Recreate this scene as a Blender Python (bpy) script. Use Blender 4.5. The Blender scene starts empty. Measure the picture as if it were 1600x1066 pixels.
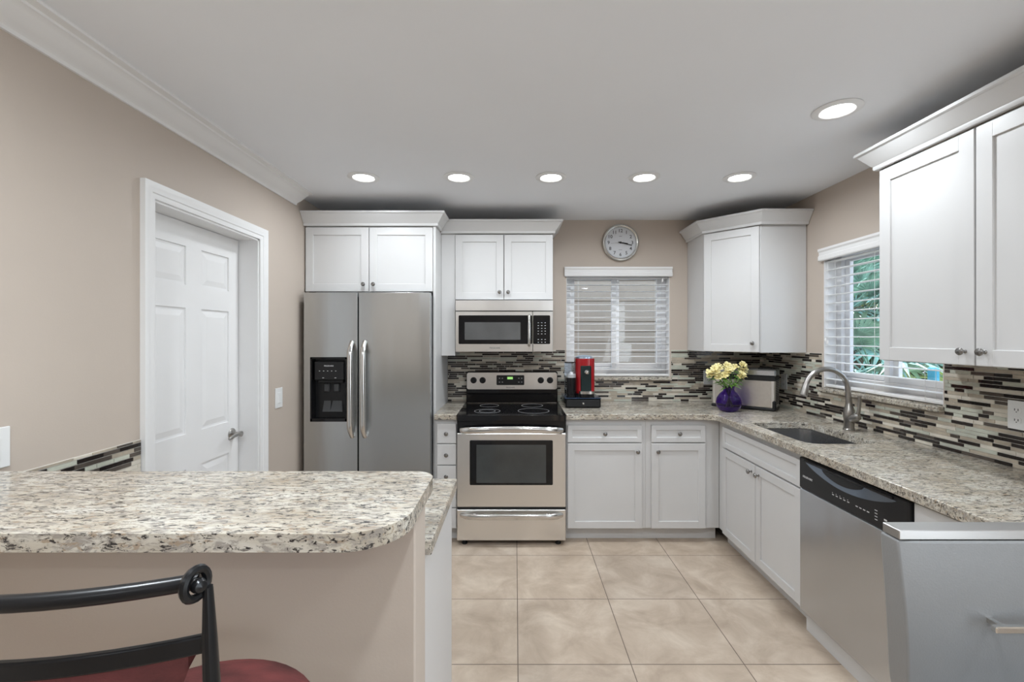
import bpy, bmesh, math, random
from math import pi, sin, cos, radians, sqrt
from mathutils import Vector, Matrix
from mathutils.geometry import tessellate_polygon

# ------------------------------------------------------------------ camera
scn = bpy.context.scene
COL = scn.collection
cam_d = bpy.data.cameras.new('camera')
cam_d.sensor_width = 36.0
cam_d.lens = 36.0 * 708 / 1600
cam_d.shift_x = -5 / 1600
cam_d.shift_y = -6 / 1600
cam_d.clip_start = 0.02
cam = bpy.data.objects.new('camera', cam_d)
cam.location = (0, 0, 1.455)
cam.rotation_euler = (pi / 2, 0, 0)
COL.objects.link(cam)
scn.camera = cam
# ------------------------------------------------------------------ exposure
vs = scn.view_settings
vs.view_transform = 'Standard'
vs.look = 'None'
vs.gamma = 1
vs.use_curve_mapping = False
vs.exposure = 0.5
# ------------------------------------------------------------------ world
w = bpy.data.worlds.new('world'); scn.world = w
w.use_nodes = True
wn = w.node_tree.nodes; wl = w.node_tree.links
bg = wn['Background']
tcw = wn.new('ShaderNodeTexCoord'); sep = wn.new('ShaderNodeSeparateXYZ'); rmp = wn.new('ShaderNodeValToRGB')
wl.new(tcw.outputs['Generated'], sep.inputs[0]); wl.new(sep.outputs['Z'], rmp.inputs[0])
rmp.color_ramp.elements[0].position = 0.0; rmp.color_ramp.elements[0].color = (0.80, 0.90, 1.0, 1)
rmp.color_ramp.elements[1].position = 0.6; rmp.color_ramp.elements[1].color = (0.42, 0.66, 1.0, 1)
wl.new(rmp.outputs[0], bg.inputs[0]); bg.inputs[1].default_value = 1.8
# ------------------------------------------------------------------ sun and added fill light
sd = bpy.data.lights.new('sun', 'SUN'); sd.energy = 4.0; sd.angle = radians(1.5); sd.color = (1, .95, .86)
so = bpy.data.objects.new('sun', sd); COL.objects.link(so)
so.rotation_mode = 'QUATERNION'; so.rotation_quaternion = Vector((-.33, -.40, -.85)).to_track_quat('-Z', 'Y')


def area(name, loc, rot, sx, sy, power, color=(1, 1, 1)):
    d = bpy.data.lights.new(name, 'AREA'); d.shape = 'RECTANGLE'; d.size = sx; d.size_y = sy
    d.energy = power; d.color = color
    o = bpy.data.objects.new(name, d); COL.objects.link(o); o.location = loc; o.rotation_euler = rot
    return o


# added fill light at an invented opening in the right wall, behind the camera
area('added_fill_right', (2.1, -1.35, 1.3), (0, radians(105), 0), 1.7, 2.2, 22, (0.86, 0.94, 1.0))
LAMP_W = 3.8

# ================================================================== materials
MATS = {}


def nodes_of(m):
    m.use_nodes = True
    nt = m.node_tree
    return nt.nodes, nt.links, nt.nodes['Principled BSDF']


def mat(name, col, rough=0.5, metal=0.0, var=0.04, nscale=6, bump=0.0, bscale=60, stretch=None, spec=0.5, coat=0.0):
    if name in MATS: return MATS[name]
    m = bpy.data.materials.new(name); N, L, b = nodes_of(m)
    tc = N.new('ShaderNodeTexCoord'); mp = N.new('ShaderNodeMapping')
    L.new(tc.outputs['Object'], mp.inputs[0])
    if stretch: mp.inputs['Scale'].default_value = stretch
    nz = N.new('ShaderNodeTexNoise'); nz.inputs['Scale'].default_value = nscale; nz.inputs['Detail'].default_value = 4
    L.new(mp.outputs[0], nz.inputs['Vector'])
    rp = N.new('ShaderNodeValToRGB')
    c0 = [max(0, c * (1 - var)) for c in col]; c1 = [min(1, c * (1 + var)) for c in col]
    rp.color_ramp.elements[0].position = 0.3; rp.color_ramp.elements[1].position = 0.7
    rp.color_ramp.elements[0].color = (*c0, 1); rp.color_ramp.elements[1].color = (*c1, 1)
    L.new(nz.outputs['Fac'], rp.inputs[0]); L.new(rp.outputs[0], b.inputs['Base Color'])
    b.inputs['Roughness'].default_value = rough; b.inputs['Metallic'].default_value = metal
    b.inputs['Specular IOR Level'].default_value = spec
    b.inputs['Coat Weight'].default_value = coat
    if bump:
        n2 = N.new('ShaderNodeTexNoise'); n2.inputs['Scale'].default_value = bscale; n2.inputs['Detail'].default_value = 3
        L.new(mp.outputs[0], n2.inputs['Vector'])
        bp = N.new('ShaderNodeBump'); bp.inputs['Strength'].default_value = bump; bp.inputs['Distance'].default_value = 0.002
        L.new(n2.outputs['Fac'], bp.inputs['Height']); L.new(bp.outputs[0], b.inputs['Normal'])
    MATS[name] = m
    return m


def emis(name, col, strength):
    m = bpy.data.materials.new(name); N, L, b = nodes_of(m)
    b.inputs['Base Color'].default_value = (*col, 1)
    b.inputs['Emission Color'].default_value = (*col, 1); b.inputs['Emission Strength'].default_value = strength
    MATS[name] = m
    return m


def steel(name, col=(.53, .54, .54), rough=.3, horiz=True):
    m = bpy.data.materials.new(name); N, L, b = nodes_of(m)
    tc = N.new('ShaderNodeTexCoord'); mp = N.new('ShaderNodeMapping'); L.new(tc.outputs['Object'], mp.inputs[0])
    mp.inputs['Scale'].default_value = (4, 4, 500) if horiz else (500, 500, 4)
    nz = N.new('ShaderNodeTexNoise'); nz.inputs['Scale'].default_value = 1; nz.inputs['Detail'].default_value = 3
    L.new(mp.outputs[0], nz.inputs['Vector'])
    mr = N.new('ShaderNodeMapRange'); mr.inputs['To Min'].default_value = rough - .003; mr.inputs['To Max'].default_value = rough + .003
    L.new(nz.outputs['Fac'], mr.inputs[0]); L.new(mr.outputs[0], b.inputs['Roughness'])
    rp = N.new('ShaderNodeValToRGB'); rp.color_ramp.elements[0].color = (*[c * .994 for c in col], 1); rp.color_ramp.elements[1].color = (*[c * 1.006 for c in col], 1)
    L.new(nz.outputs['Fac'], rp.inputs[0]); L.new(rp.outputs[0], b.inputs['Base Color'])
    # slow waviness of the sheet
    n2 = N.new('ShaderNodeTexNoise'); n2.inputs['Scale'].default_value = 1.0; n2.inputs['Detail'].default_value = 2
    m2 = N.new('ShaderNodeMapping'); m2.inputs['Scale'].default_value = (5, 5, .9)
    L.new(tc.outputs['Object'], m2.inputs[0]); L.new(m2.outputs[0], n2.inputs['Vector'])
    bp = N.new('ShaderNodeBump'); bp.inputs['Strength'].default_value = .7; bp.inputs['Distance'].default_value = 0.01
    L.new(n2.outputs['Fac'], bp.inputs['Height']); L.new(bp.outputs[0], b.inputs['Normal'])
    b.inputs['Metallic'].default_value = 1
    MATS[name] = m
    return m


def granite():
    m = bpy.data.materials.new('granite'); N, L, b = nodes_of(m)
    geo = N.new('ShaderNodeNewGeometry')
    mp = N.new('ShaderNodeMapping'); mp.inputs['Scale'].default_value = (.75, 2.0, 1.7); mp.inputs['Rotation'].default_value = (0, 0, radians(14))
    L.new(geo.outputs['Position'], mp.inputs[0])

    def noise(sc, det, rgh, dist=0.0):
        n = N.new('ShaderNodeTexNoise'); n.inputs['Scale'].default_value = sc; n.inputs['Detail'].default_value = det
        n.inputs['Roughness'].default_value = rgh; n.inputs['Distortion'].default_value = dist
        L.new(mp.outputs[0], n.inputs['Vector']); return n

    def ramp(src, stops):
        r = N.new('ShaderNodeValToRGB'); e = r.color_ramp.elements
        e[0].position, e[0].color = stops[0][0], (*stops[0][1], 1)
        e[1].position, e[1].color = stops[-1][0], (*stops[-1][1], 1)
        for p, c in stops[1:-1]:
            k = e.new(p); k.color = (*c, 1)
        L.new(src, r.inputs[0]); return r

    def mix(fac, a, c):
        x = N.new('ShaderNodeMix'); x.data_type = 'RGBA'
        L.new(fac, x.inputs[0]); L.new(a, x.inputs[6])
        if isinstance(c, tuple): x.inputs[7].default_value = (*c, 1)
        else: L.new(c, x.inputs[7])
        return x.outputs[2]
    base = ramp(noise(7, 5, .6, .4).outputs['Fac'], [(.3, (.37, .315, .24)), (.5, (.54, .49, .405)), (.7, (.65, .62, .55))])
    g = ramp(noise(34, 6, .7, .6).outputs['Fac'], [(.475, (0, 0, 0)), (.58, (.88, .88, .88))])
    c1 = mix(g.outputs[0], base.outputs[0], (.30, .27, .235))
    t = ramp(noise(46, 4, .6, .3).outputs['Fac'], [(.57, (0, 0, 0)), (.65, (.8, .8, .8))])
    c2 = mix(t.outputs[0], c1, (.33, .245, .165))
    d = ramp(noise(58, 6, .75, .7).outputs['Fac'], [(.54, (0, 0, 0)), (.59, (1, 1, 1))])
    c3 = mix(d.outputs[0], c2, (.035, .03, .028))
    L.new(c3, b.inputs['Base Color'])
    b.inputs['Roughness'].default_value = .14
    b.inputs['Specular IOR Level'].default_value = .5
    MATS['granite'] = m
    return m


def floor_mat():
    m = bpy.data.materials.new('floor_tile'); N, L, b = nodes_of(m)
    tc = N.new('ShaderNodeTexCoord'); mp = N.new('ShaderNodeMapping'); L.new(tc.outputs['Object'], mp.inputs[0])
    mp.inputs['Location'].default_value = (-.012 + .503 * 20, -.002 + .503 * 20, 0)
    br = N.new('ShaderNodeTexBrick'); L.new(mp.outputs[0], br.inputs['Vector'])
    br.offset = 0; br.squash = 1
    br.inputs['Scale'].default_value = 1; br.inputs['Mortar Size'].default_value = .0022; br.inputs['Mortar Smooth'].default_value = .1
    br.inputs['Brick Width'].default_value = .503; br.inputs['Row Height'].default_value = .503
    br.inputs['Color1'].default_value = (.95, .95, .95, 1); br.inputs['Color2'].default_value = (1.05, 1.03, 1.0, 1)
    nz = N.new('ShaderNodeTexNoise'); nz.inputs['Scale'].default_value = 5; nz.inputs['Detail'].default_value = 8; nz.inputs['Roughness'].default_value = .62; nz.inputs['Distortion'].default_value = .5
    L.new(tc.outputs['Object'], nz.inputs['Vector'])
    rp = N.new('ShaderNodeValToRGB'); e = rp.color_ramp.elements
    e[0].position = .33; e[0].color = (.385, .305, .235, 1); e[1].position = .68; e[1].color = (.58, .49, .40, 1)
    k = e.new(.5); k.color = (.475, .385, .305, 1)
    L.new(nz.outputs['Fac'], rp.inputs[0])
    mu = N.new('ShaderNodeMix'); mu.data_type = 'RGBA'; mu.blend_type = 'MULTIPLY'; mu.inputs[0].default_value = 1
    L.new(rp.outputs[0], mu.inputs[6]); L.new(br.outputs['Color'], mu.inputs[7])
    mx = N.new('ShaderNodeMix'); mx.data_type = 'RGBA'; L.new(br.outputs['Fac'], mx.inputs[0])
    L.new(mu.outputs[2], mx.inputs[6]); mx.inputs[7].default_value = (.14, .105, .08, 1)
    L.new(mx.outputs[2], b.inputs['Base Color'])
    b.inputs['Roughness'].default_value = .42
    bp = N.new('ShaderNodeBump'); bp.inputs['Strength'].default_value = .3; bp.inputs['Distance'].default_value = .002; bp.invert = True
    L.new(br.outputs['Fac'], bp.inputs['Height']); L.new(bp.outputs[0], b.inputs['Normal'])
    return m


def glass_pane(name, tint=(1, 1, 1), refl=.08):
    m = bpy.data.materials.new(name); m.use_nodes = True; N = m.node_tree.nodes; L = m.node_tree.links
    N.remove(N['Principled BSDF']); out = N['Material Output']
    tr = N.new('ShaderNodeBsdfTransparent'); tr.inputs[0].default_value = (*tint, 1)
    gl = N.new('ShaderNodeBsdfGlossy'); gl.inputs['Roughness'].default_value = .02
    lw = N.new('ShaderNodeLayerWeight'); pw = N.new('ShaderNodeMath'); pw.operation = 'POWER'; pw.inputs[1].default_value = 5
    fr = N.new('ShaderNodeMapRange'); fr.inputs['To Min'].default_value = refl * .4; fr.inputs['To Max'].default_value = .8
    L.new(lw.outputs['Facing'], pw.inputs[0]); L.new(pw.outputs[0], fr.inputs[0])
    mx = N.new('ShaderNodeMixShader'); L.new(fr.outputs[0], mx.inputs[0]); L.new(tr.outputs[0], mx.inputs[1]); L.new(gl.outputs[0], mx.inputs[2])
    L.new(mx.outputs[0], out.inputs[0])
    return m


def tinted_glass(name, col, rough=.03):
    m = bpy.data.materials.new(name); N, L, b = nodes_of(m)
    nz = N.new('ShaderNodeTexNoise'); nz.inputs['Scale'].default_value = 12
    rp = N.new('ShaderNodeValToRGB'); rp.color_ramp.elements[0].color = (*[c * .6 for c in col], 1); rp.color_ramp.elements[1].color = (*col, 1)
    L.new(nz.outputs['Fac'], rp.inputs[0]); L.new(rp.outputs[0], b.inputs['Base Color'])
    b.inputs['Transmission Weight'].default_value = 1.0; b.inputs['Roughness'].default_value = rough; b.inputs['IOR'].default_value = 1.42
    return m


PAINT = mat('white_cabinet_paint', (.635, .628, .622), .38, var=.01)
TRIM = mat('white_trim_paint', (.815, .807, .80), .42, var=.01)
WALL = mat('tan_wall_paint', (.53, .455, .39), .62, var=.02, nscale=3, bump=.12, bscale=180)
CEIL = mat('ceiling_paint', (.835, .85, .88), .8, var=.01, nscale=2)
FLOOR = floor_mat()
GRAN = granite()
STEEL = steel('brushed_steel_vertical', horiz=False, rough=.27)
STEELH = steel('brushed_steel_horizontal', (.76, .745, .72), .3, True)
STEELD = steel('brushed_steel_dishwasher', (.56, .58, .61), .27, True)
CHROME = mat('satin_chrome', (.66, .65, .63), .16, 1.0, var=.02)
NICKEL = mat('brushed_nickel', (.40, .385, .365), .28, 1.0, var=.05, nscale=30)
KNOBM = mat('dark_nickel', (.30, .29, .28), .25, 1.0, var=.05)
BLACKG = mat('black_gloss', (.007, .007, .008), .08, var=.1, spec=.35)
BLACKP = mat('black_plastic', (.013, .013, .014), .36, var=.1, spec=.35)
DARKGL = mat('dark_door_glass', (.055, .06, .06), .06, var=.15)
GREYP = mat('grey_plastic', (.16, .165, .17), .4, var=.05)
DARKGR = mat('shadow_gap_gray', (.05, .05, .05), .7)
PLATE = mat('outlet_plate', (.78, .78, .77), .4, var=.01)
MARK = mat('pale_marking', (.62, .62, .62), .5, var=.02)
BLIND = mat('blind_slat', (.82, .81, .80), .45, var=.01)
LAMP = emis('lamp_diffuser', (1.0, .985, .95), 9)
LAMPR = mat('lamp_rim', (.80, .80, .80), .45, var=.01)
BMETAL = mat('black_powder_metal', (.008, .008, .009), .3, var=.1, spec=.35)
VELVET = mat('red_velvet', (.098, .022, .021), .8, var=.55, nscale=9, bump=.2, bscale=200, stretch=(1, 2.4, 2.4))
LEATHER = mat('grey_faux_leather', (.235, .237, .237), .36, var=.03, bump=.15, bscale=260)
PANE = glass_pane('window_glass')
PURPLE = tinted_glass('purple_glass', (.34, .16, .78))
CLEAR = tinted_glass('pale_blue_plastic', (.72, .82, .93), .08)
LEAF = mat('leaf_green', (.12, .25, .04), .5, var=.5, nscale=30)
PETAL = mat('pale_yellow_petal', (.86, .76, .38), .55, var=.16, nscale=40)
REDG = mat('red_gloss', (.30, .010, .014), .16, var=.1)
PALMM = mat('palm_leaf', (.27, .44, .33), .38, var=.6, nscale=7)
PALMY = mat('palm_leaf_light', (.42, .50, .16), .42, var=.5, nscale=7)
HEDGE = mat('hedge_leaf', (.035, .10, .03), .5, var=.6, nscale=5)
BARK = mat('palm_trunk', (.16, .11, .07), .85, var=.4, nscale=20, bump=.6, bscale=30)
SOIL = mat('garden_ground', (.16, .14, .10), .9, var=.4, nscale=3)
SIDING = mat('tan_siding', (.42, .33, .25), .8, var=.05, nscale=4)
BLUEW = mat('blue_panel', (.08, .45, .62), .6, var=.2)
FRAMEM = mat('white_window_vinyl', (.76, .76, .77), .35, var=.01)
T_DARK = mat('tile_dark_glass', (.022, .017, .015), .12, var=.3, nscale=9)
T_BROWN = mat('tile_smoky_glass', (.095, .078, .065), .16, var=.3, nscale=9)
T_BEIGE = mat('tile_beige_stone', (.44, .38, .30), .45, var=.25, nscale=12)
T_GREEN = mat('tile_sage_glass', (.52, .53, .45), .14, var=.16, nscale=9)
T_CREAM = mat('tile_cream_stone', (.66, .61, .52), .4, var=.12, nscale=12)
GROUT = mat('tile_grout', (.70, .67, .61), .8, var=.05, nscale=40)
DISPG = emis('green_display', (.35, .75, .2), .5)
REDTXT = mat('clock_print', (.04, .04, .045), .5)


# ================================================================== mesh builder
def FR(ox, oy, oz=0.0, ang=0.0):
    """frame: local x runs to the right across the face, y comes out of it, z up"""
    a = radians(ang)
    return Matrix(((cos(a), sin(a), 0, ox), (sin(a), -cos(a), 0, oy), (0, 0, 1, oz), (0, 0, 0, 1)))


ID = Matrix.Identity(4)


def axisM(o, d):
    d = Vector(d).normalized()
    q = d.to_track_quat('Z', 'Y')
    return Matrix.Translation(Vector(o)) @ q.to_matrix().to_4x4()


class MB:
    def __init__(s): s.v = []; s.f = []; s.mi = []

    def add(s, verts, faces, M=ID, mi=0):
        b = len(s.v)
        s.v += [M @ Vector(v) for v in verts]
        for f in faces: s.f.append([b + i for i in f]); s.mi.append(mi)
        return s

    def box(s, x0, x1, y0, y1, z0, z1, b=0.0, M=ID, mi=0):
        if x0 > x1: x0, x1 = x1, x0
        if y0 > y1: y0, y1 = y1, y0
        if z0 > z1: z0, z1 = z1, z0
        if b <= 0:
            V = [(x, y, z) for x in (x0, x1) for y in (y0, y1) for z in (z0, z1)]
            F = [(0, 1, 3, 2), (4, 6, 7, 5), (0, 4, 5, 1), (2, 3, 7, 6), (0, 2, 6, 4), (1, 5, 7, 3)]
            return s.add(V, F, M, mi)
        b = min(b, (x1 - x0) * .49, (y1 - y0) * .49, (z1 - z0) * .49)
        c = ((x0 + x1) / 2, (y0 + y1) / 2, (z0 + z1) / 2); h = ((x1 - x0) / 2, (y1 - y0) / 2, (z1 - z0) / 2)
        V = []; idx = {}
        S = [(a, d, e) for a in (-1, 1) for d in (-1, 1) for e in (-1, 1)]
        for g in S:
            for ax in range(3):
                p = [c[k] + g[k] * (h[k] - (0 if k == ax else b)) for k in range(3)]
                idx[(g, ax)] = len(V); V.append(p)
        F = []
        for ax in range(3):
            o1, o2 = [k for k in range(3) if k != ax]
            for sg in (-1, 1):
                q = []
                for (a, d) in ((-1, -1), (1, -1), (1, 1), (-1, 1)):
                    g = [0, 0, 0]; g[ax] = sg; g[o1] = a; g[o2] = d; q.append(idx[(tuple(g), ax)])
                F.append(q)
            for a in (-1, 1):
                for d in (-1, 1):
                    g0 = [0, 0, 0]; g1 = [0, 0, 0]
                    g0[ax] = -1; g1[ax] = 1; g0[o1] = g1[o1] = a; g0[o2] = g1[o2] = d
                    g0 = tuple(g0); g1 = tuple(g1)
                    F.append([idx[(g0, o1)], idx[(g1, o1)], idx[(g1, o2)], idx[(g0, o2)]])
        for g in S: F.append([idx[(g, 0)], idx[(g, 1)], idx[(g, 2)]])
        return s.add(V, F, M, mi)

    def prism(s, outer, d0, d1, M=ID, mi=0, holes=(), plane='xz'):
        loops = [list(outer)] + [list(h) for h in holes]
        flat = [p for l in loops for p in l]; n = len(flat)
        tri = tessellate_polygon([[Vector((p[0], p[1], 0)) for p in l] for l in loops])

        def P(p, d): return (p[0], d, p[1]) if plane == 'xz' else ((p[0], p[1], d) if plane == 'xy' else (d, p[0], p[1]))
        V = [P(p, d0) for p in flat] + [P(p, d1) for p in flat]
        F = [tuple(t) for t in tri] + [tuple(i + n for i in reversed(t)) for t in tri]
        o = 0
        for l in loops:
            k = len(l)
            for i in range(k): F.append((o + i, o + (i + 1) % k, o + (i + 1) % k + n, o + i + n))
            o += k
        return s.add(V, F, M, mi)

    def lathe(s, prof, M=ID, seg=24, mi=0, cap=True):
        V = []; F = []
        for r, h in prof:
            for i in range(seg):
                a = 2 * pi * i / seg; V.append((r * cos(a), r * sin(a), h))
        m = len(prof)
        for j in range(m - 1):
            for i in range(seg):
                F.append((j * seg + i, j * seg + (i + 1) % seg, (j + 1) * seg + (i + 1) % seg, (j + 1) * seg + i))
        if cap:
            if prof[0][0] > 1e-6: F.append(tuple(range(seg)))
            if prof[-1][0] > 1e-6: F.append(tuple((m - 1) * seg + i for i in range(seg)))
        return s.add(V, F, M, mi)

    def tube(s, pts, rad, seg=10, M=ID, mi=0, flat=1.0, closed=False):
        pts = [Vector(p) for p in pts]; n = len(pts)
        rr = rad if isinstance(rad, (list, tuple)) else [rad] * n
        V = []; F = []; up = None
        for i in range(n):
            if closed: t = (pts[(i + 1) % n] - pts[i - 1]).normalized()
            else: t = (pts[min(i + 1, n - 1)] - pts[max(i - 1, 0)]).normalized()
            if up is None:
                up = Vector((0, 0, 1)) if abs(t.z) < .9 else Vector((0, 1, 0))
            a = t.cross(up)
            if a.length < 1e-5: a = t.cross(Vector((1, 0, 0)))
            a.normalize(); bn = a.cross(t).normalized(); up = bn
            for k in range(seg):
                q = 2 * pi * k / seg
                V.append(pts[i] + a * cos(q) * rr[i] * flat + bn * sin(q) * rr[i])
        for i in range(n if closed else n - 1):
            j = (i + 1) % n
            for k in range(seg): F.append((i * seg + k, i * seg + (k + 1) % seg, j * seg + (k + 1) % seg, j * seg + k))
        if not closed:
            F.append(tuple(range(seg))); F.append(tuple((n - 1) * seg + k for k in range(seg)))
        return s.add(V, F, M, mi)

    def sweep(s, prof, path, M=ID, mi=0):
        """prof (out, h) swept along path in the local xy plane; out = right-hand side"""
        n = len(path); V = []; F = []; k = len(prof)
        P = [Vector((p[0], p[1])) for p in path]
        for i in range(n):
            dirs = []
            if i > 0: dirs.append((P[i] - P[i - 1]).normalized())
            if i < n - 1: dirs.append((P[i + 1] - P[i]).normalized())
            rs = [Vector((d.y, -d.x)) for d in dirs]
            if len(rs) == 2:
                mm = rs[0] + rs[1]; mm = mm / mm.dot(rs[0]) if abs(mm.dot(rs[0])) > 1e-6 else rs[0]
            else: mm = rs[0]
            for o, h in prof:
                q = P[i] + mm * o; V.append((q.x, q.y, h))
        for i in range(n - 1):
            for j in range(k): F.append((i * k + j, i * k + (j + 1) % k, (i + 1) * k + (j + 1) % k, (i + 1) * k + j))
        F.append(tuple(range(k))); F.append(tuple((n - 1) * k + j for j in range(k)))
        return s.add(V, F, M, mi)

    def text(s, txt, size, M=ID, mi=0, align='CENTER', ext=.0004):
        """text standing in the local xz plane, reading along x, raised along y"""
        c = bpy.data.curves.new('lettering', 'FONT'); c.body = txt; c.size = size; c.align_x = align; c.align_y = 'CENTER'
        c.extrude = ext; c.offset = size * .012; c.resolution_u = 2
        o = bpy.data.objects.new('lettering', c); COL.objects.link(o)
        bpy.context.view_layer.update()
        me = bpy.data.meshes.new_from_object(o.evaluated_get(bpy.context.evaluated_depsgraph_get()))
        s.add([(v.co.x, v.co.z, v.co.y) for v in me.vertices], [tuple(p.vertices) for p in me.polygons], M, mi)
        bpy.data.objects.remove(o); bpy.data.curves.remove(c); bpy.data.meshes.remove(me)
        return s

    def build(s, name, mats, root=None, parent=None, smooth=True, bevel=0.0, org=None):
        if not isinstance(mats, (list, tuple)): mats = [mats]
        me = bpy.data.meshes.new(name)
        o = bpy.data.objects.new(name, me)
        if org is None: org = Vector(root['_o']) if root is not None else Vector((0, 0, 0))
        org = Vector(org)
        me.from_pydata([tuple(v - org) for v in s.v], [], s.f)
        for m in mats: me.materials.append(m)
        for p, mi in zip(me.polygons, s.mi): p.material_index = mi
        bm = bmesh.new(); bm.from_mesh(me); bmesh.ops.recalc_face_normals(bm, faces=bm.faces); bm.to_mesh(me); bm.free()
        if smooth:
            me.shade_smooth(); me.set_sharp_from_angle(angle=radians(32))
        COL.objects.link(o)
        if parent is not None: o.parent = parent
        elif root is not None: o.parent = root
        else: o.location = org
        if bevel:
            bv = o.modifiers.new('soft_edges', 'BEVEL'); bv.width = bevel; bv.segments = 3; bv.limit_method = 'ANGLE'; bv.angle_limit = radians(40)
        return o


def tag(o, label=None, cat=None, group=None, kind=None):
    if label: o['label'] = label
    if cat: o['category'] = cat
    if group: o['group'] = group
    if kind: o['kind'] = kind
    return o


def thing(name, loc, label=None, cat=None, group=None, kind=None):
    o = bpy.data.objects.new(name, None); o.empty_display_size = .05; COL.objects.link(o)
    o.location = loc; o['_o'] = list(loc)
    return tag(o, label, cat, group, kind)


def rrect(x0, x1, z0, z1, r, n=6):
    P = []
    for cx, cz, a0 in ((x1 - r, z1 - r, 0), (x0 + r, z1 - r, 90), (x0 + r, z0 + r, 180), (x1 - r, z0 + r, 270)):
        for i in range(n + 1):
            a = radians(a0 + 90 * i / n); P.append((cx + r * cos(a), cz + r * sin(a)))
    return P


def shaker(mb, M, u0, u1, z0, z1, t=.02, fw=.055, rec=.008):
    b = .0015
    mb.box(u0 + .004, u1 - .004, .001, t - rec, z0 + .004, z1 - .004, 0, M)
    mb.box(u0, u0 + fw, 0, t, z0, z1, b, M); mb.box(u1 - fw, u1, 0, t, z0, z1, b, M)
    mb.box(u0 + fw - .002, u1 - fw + .002, 0, t, z0, z0 + fw, b, M); mb.box(u0 + fw - .002, u1 - fw + .002, 0, t, z1 - fw, z1, b, M)


KP = [(.0075, 0), (.0075, .002), (.0045, .004), (.0045, .013), (.010, .017), (.0145, .021), (.0150, .025), (.012, .029), (.005, .031), (0, .0313)]


def knob(M, u, z, y, root, parent):
    mb = MB(); o = M @ Vector((u, y, z)); d = (M.to_3x3() @ Vector((0, 1, 0)))
    mb.lathe(KP, axisM(o, d), 18)
    return mb.build('knob', KNOBM, root, parent)


CEILZ = 2.445
XL, XR, YB = -1.515, 2.07, 3.83
YF = -3.6
# ================================================================== structure
S = dict(kind='structure')
tag(MB().box(XL - .4, XR + .3, YF - .2, YB + .2, -.1, 0).build('floor', FLOOR), **S)
tag(MB().box(XL - .4, XR + .3, YF - .2, YB + .2, CEILZ, CEILZ + .1).build('ceiling', CEIL), **S)
DY0, DY1, DZ = 1.893, 2.678, 2.035
m = MB(); m.box(XL - .16, XL, YF - .2, DY0, 0, CEILZ); m.box(XL - .16, XL, DY1, YB + .2, 0, CEILZ); m.box(XL - .16, XL, DY0, DY1, DZ, CEILZ)
tag(m.build('wall_left', WALL, smooth=False), **S)
WB = (.432, 1.305, 1.118, 2.03)   # back window opening x0 x1 z0 z1
m = MB(); m.box(XL, WB[0], YB, YB + .2, 0, CEILZ); m.box(WB[1], XR, YB, YB + .2, 0, CEILZ)
m.box(WB[0], WB[1], YB, YB + .2, 0, WB[2]); m.box(WB[0], WB[1], YB, YB + .2, WB[3], CEILZ)
tag(m.build('wall_back', WALL, smooth=False), **S)
WR = (2.19, 3.04, 1.118, 2.03)
m = MB(); m.box(XR, XR + .2, YF - .2, -2.5, 0, CEILZ); m.box(XR, XR + .2, -.2, WR[0], 0, CEILZ); m.box(XR, XR + .2, -2.5, -.2, 0, .4); m.box(XR, XR + .2, -2.5, -.2, 2.2, CEILZ); m.box(XR, XR + .2, WR[1], YB + .2, 0, CEILZ)  # the wide unseen opening behind the camera is added for the fill light
m.box(XR, XR + .2, WR[0], WR[1], 0, WR[2]); m.box(XR, XR + .2, WR[0], WR[1], WR[3], CEILZ)
tag(m.build('wall_right', WALL, smooth=False), **S)
m = MB(); m.box(XL, XR, YF - .2, YF, 0, CEILZ)
tag(m.build('wall_front', WALL, smooth=False), **S)
# half wall of the breakfast bar
tag(MB().box(XL, -.238, 1.08, 1.20, 0, 1.0325, .004).build('wall_breakfast_bar', WALL), **S)
# crown moulding along the left wall
cp = [(0, -.082), (.010, -.082), (.013, -.070), (.020, -.064), (.034, -.058), (.052, -.046), (.070, -.031), (.082, -.022), (.090, -.020), (.093, -.013), (.106, -.011), (.120, -.010), (.120, 0), (0, 0)]
tag(MB().sweep(cp, [(XL, YF), (XL, 3.12)], Matrix.Translation((0, 0, CEILZ))).build('trim_1', TRIM), **S)

# door in the left wall
dr = thing('door_1', (XL, (DY0 + DY1) / 2, 0), **S)
ML = FR(XL, 0, 0, 90)          # x -> +Y, y -> +X
MLv = ML @ Matrix(((1, 0, 0, 0), (0, 0, 1, 0), (0, 1, 0, 0), (0, 0, 0, 1)))   # plane (y, z), third axis out of the wall
cas = [(.002, 0), (.002, .010), (-.010, .014), (-.018, .014), (-.022, .018), (-.040, .019), (-.050, .022), (-.064, .022), (-.064, 0)]
MB().sweep(cas, [(DY0, 0), (DY0, DZ), (DY1, DZ), (DY1, 0)], MLv).build('door_casing', TRIM, dr)
m = MB(); m.box(XL - .16, XL + .001, DY0 - .001, DY0 + .012, 0, DZ); m.box(XL - .16, XL + .001, DY1 - .012, DY1 + .001, 0, DZ); m.box(XL - .16, XL + .001, DY0, DY1, DZ - .012, DZ + .001)
m.box(XL - .16, XL - .146, DY0 + .012, DY1 - .012, 0, .01)
m.build('door_jamb', TRIM, dr)
MD = FR(XL - .112, 0, 0, 90)
m = MB(); a, b_ = DY0 + .014, DY1 - .014
m.box(a, b_, -.034, -.007, .008, DZ - .014, 0, MD)
rec = [(a + .11, a + .333), (a + .445, a + .667)]
rows = [(.24, .80), (.975, 1.60), (1.715, 1.905)]
edges_u = [a, rec[0][0], rec[0][1], rec[1][0], rec[1][1], b_]
for i in (0, 2, 4): m.box(edges_u[i], edges_u[i + 1], -.03, 0, .008, DZ - .014, .001, MD)
zz = [.008, rows[0][0], rows[0][1], rows[1][0], rows[1][1], rows[2][0], rows[2][1], DZ - .014]
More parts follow.
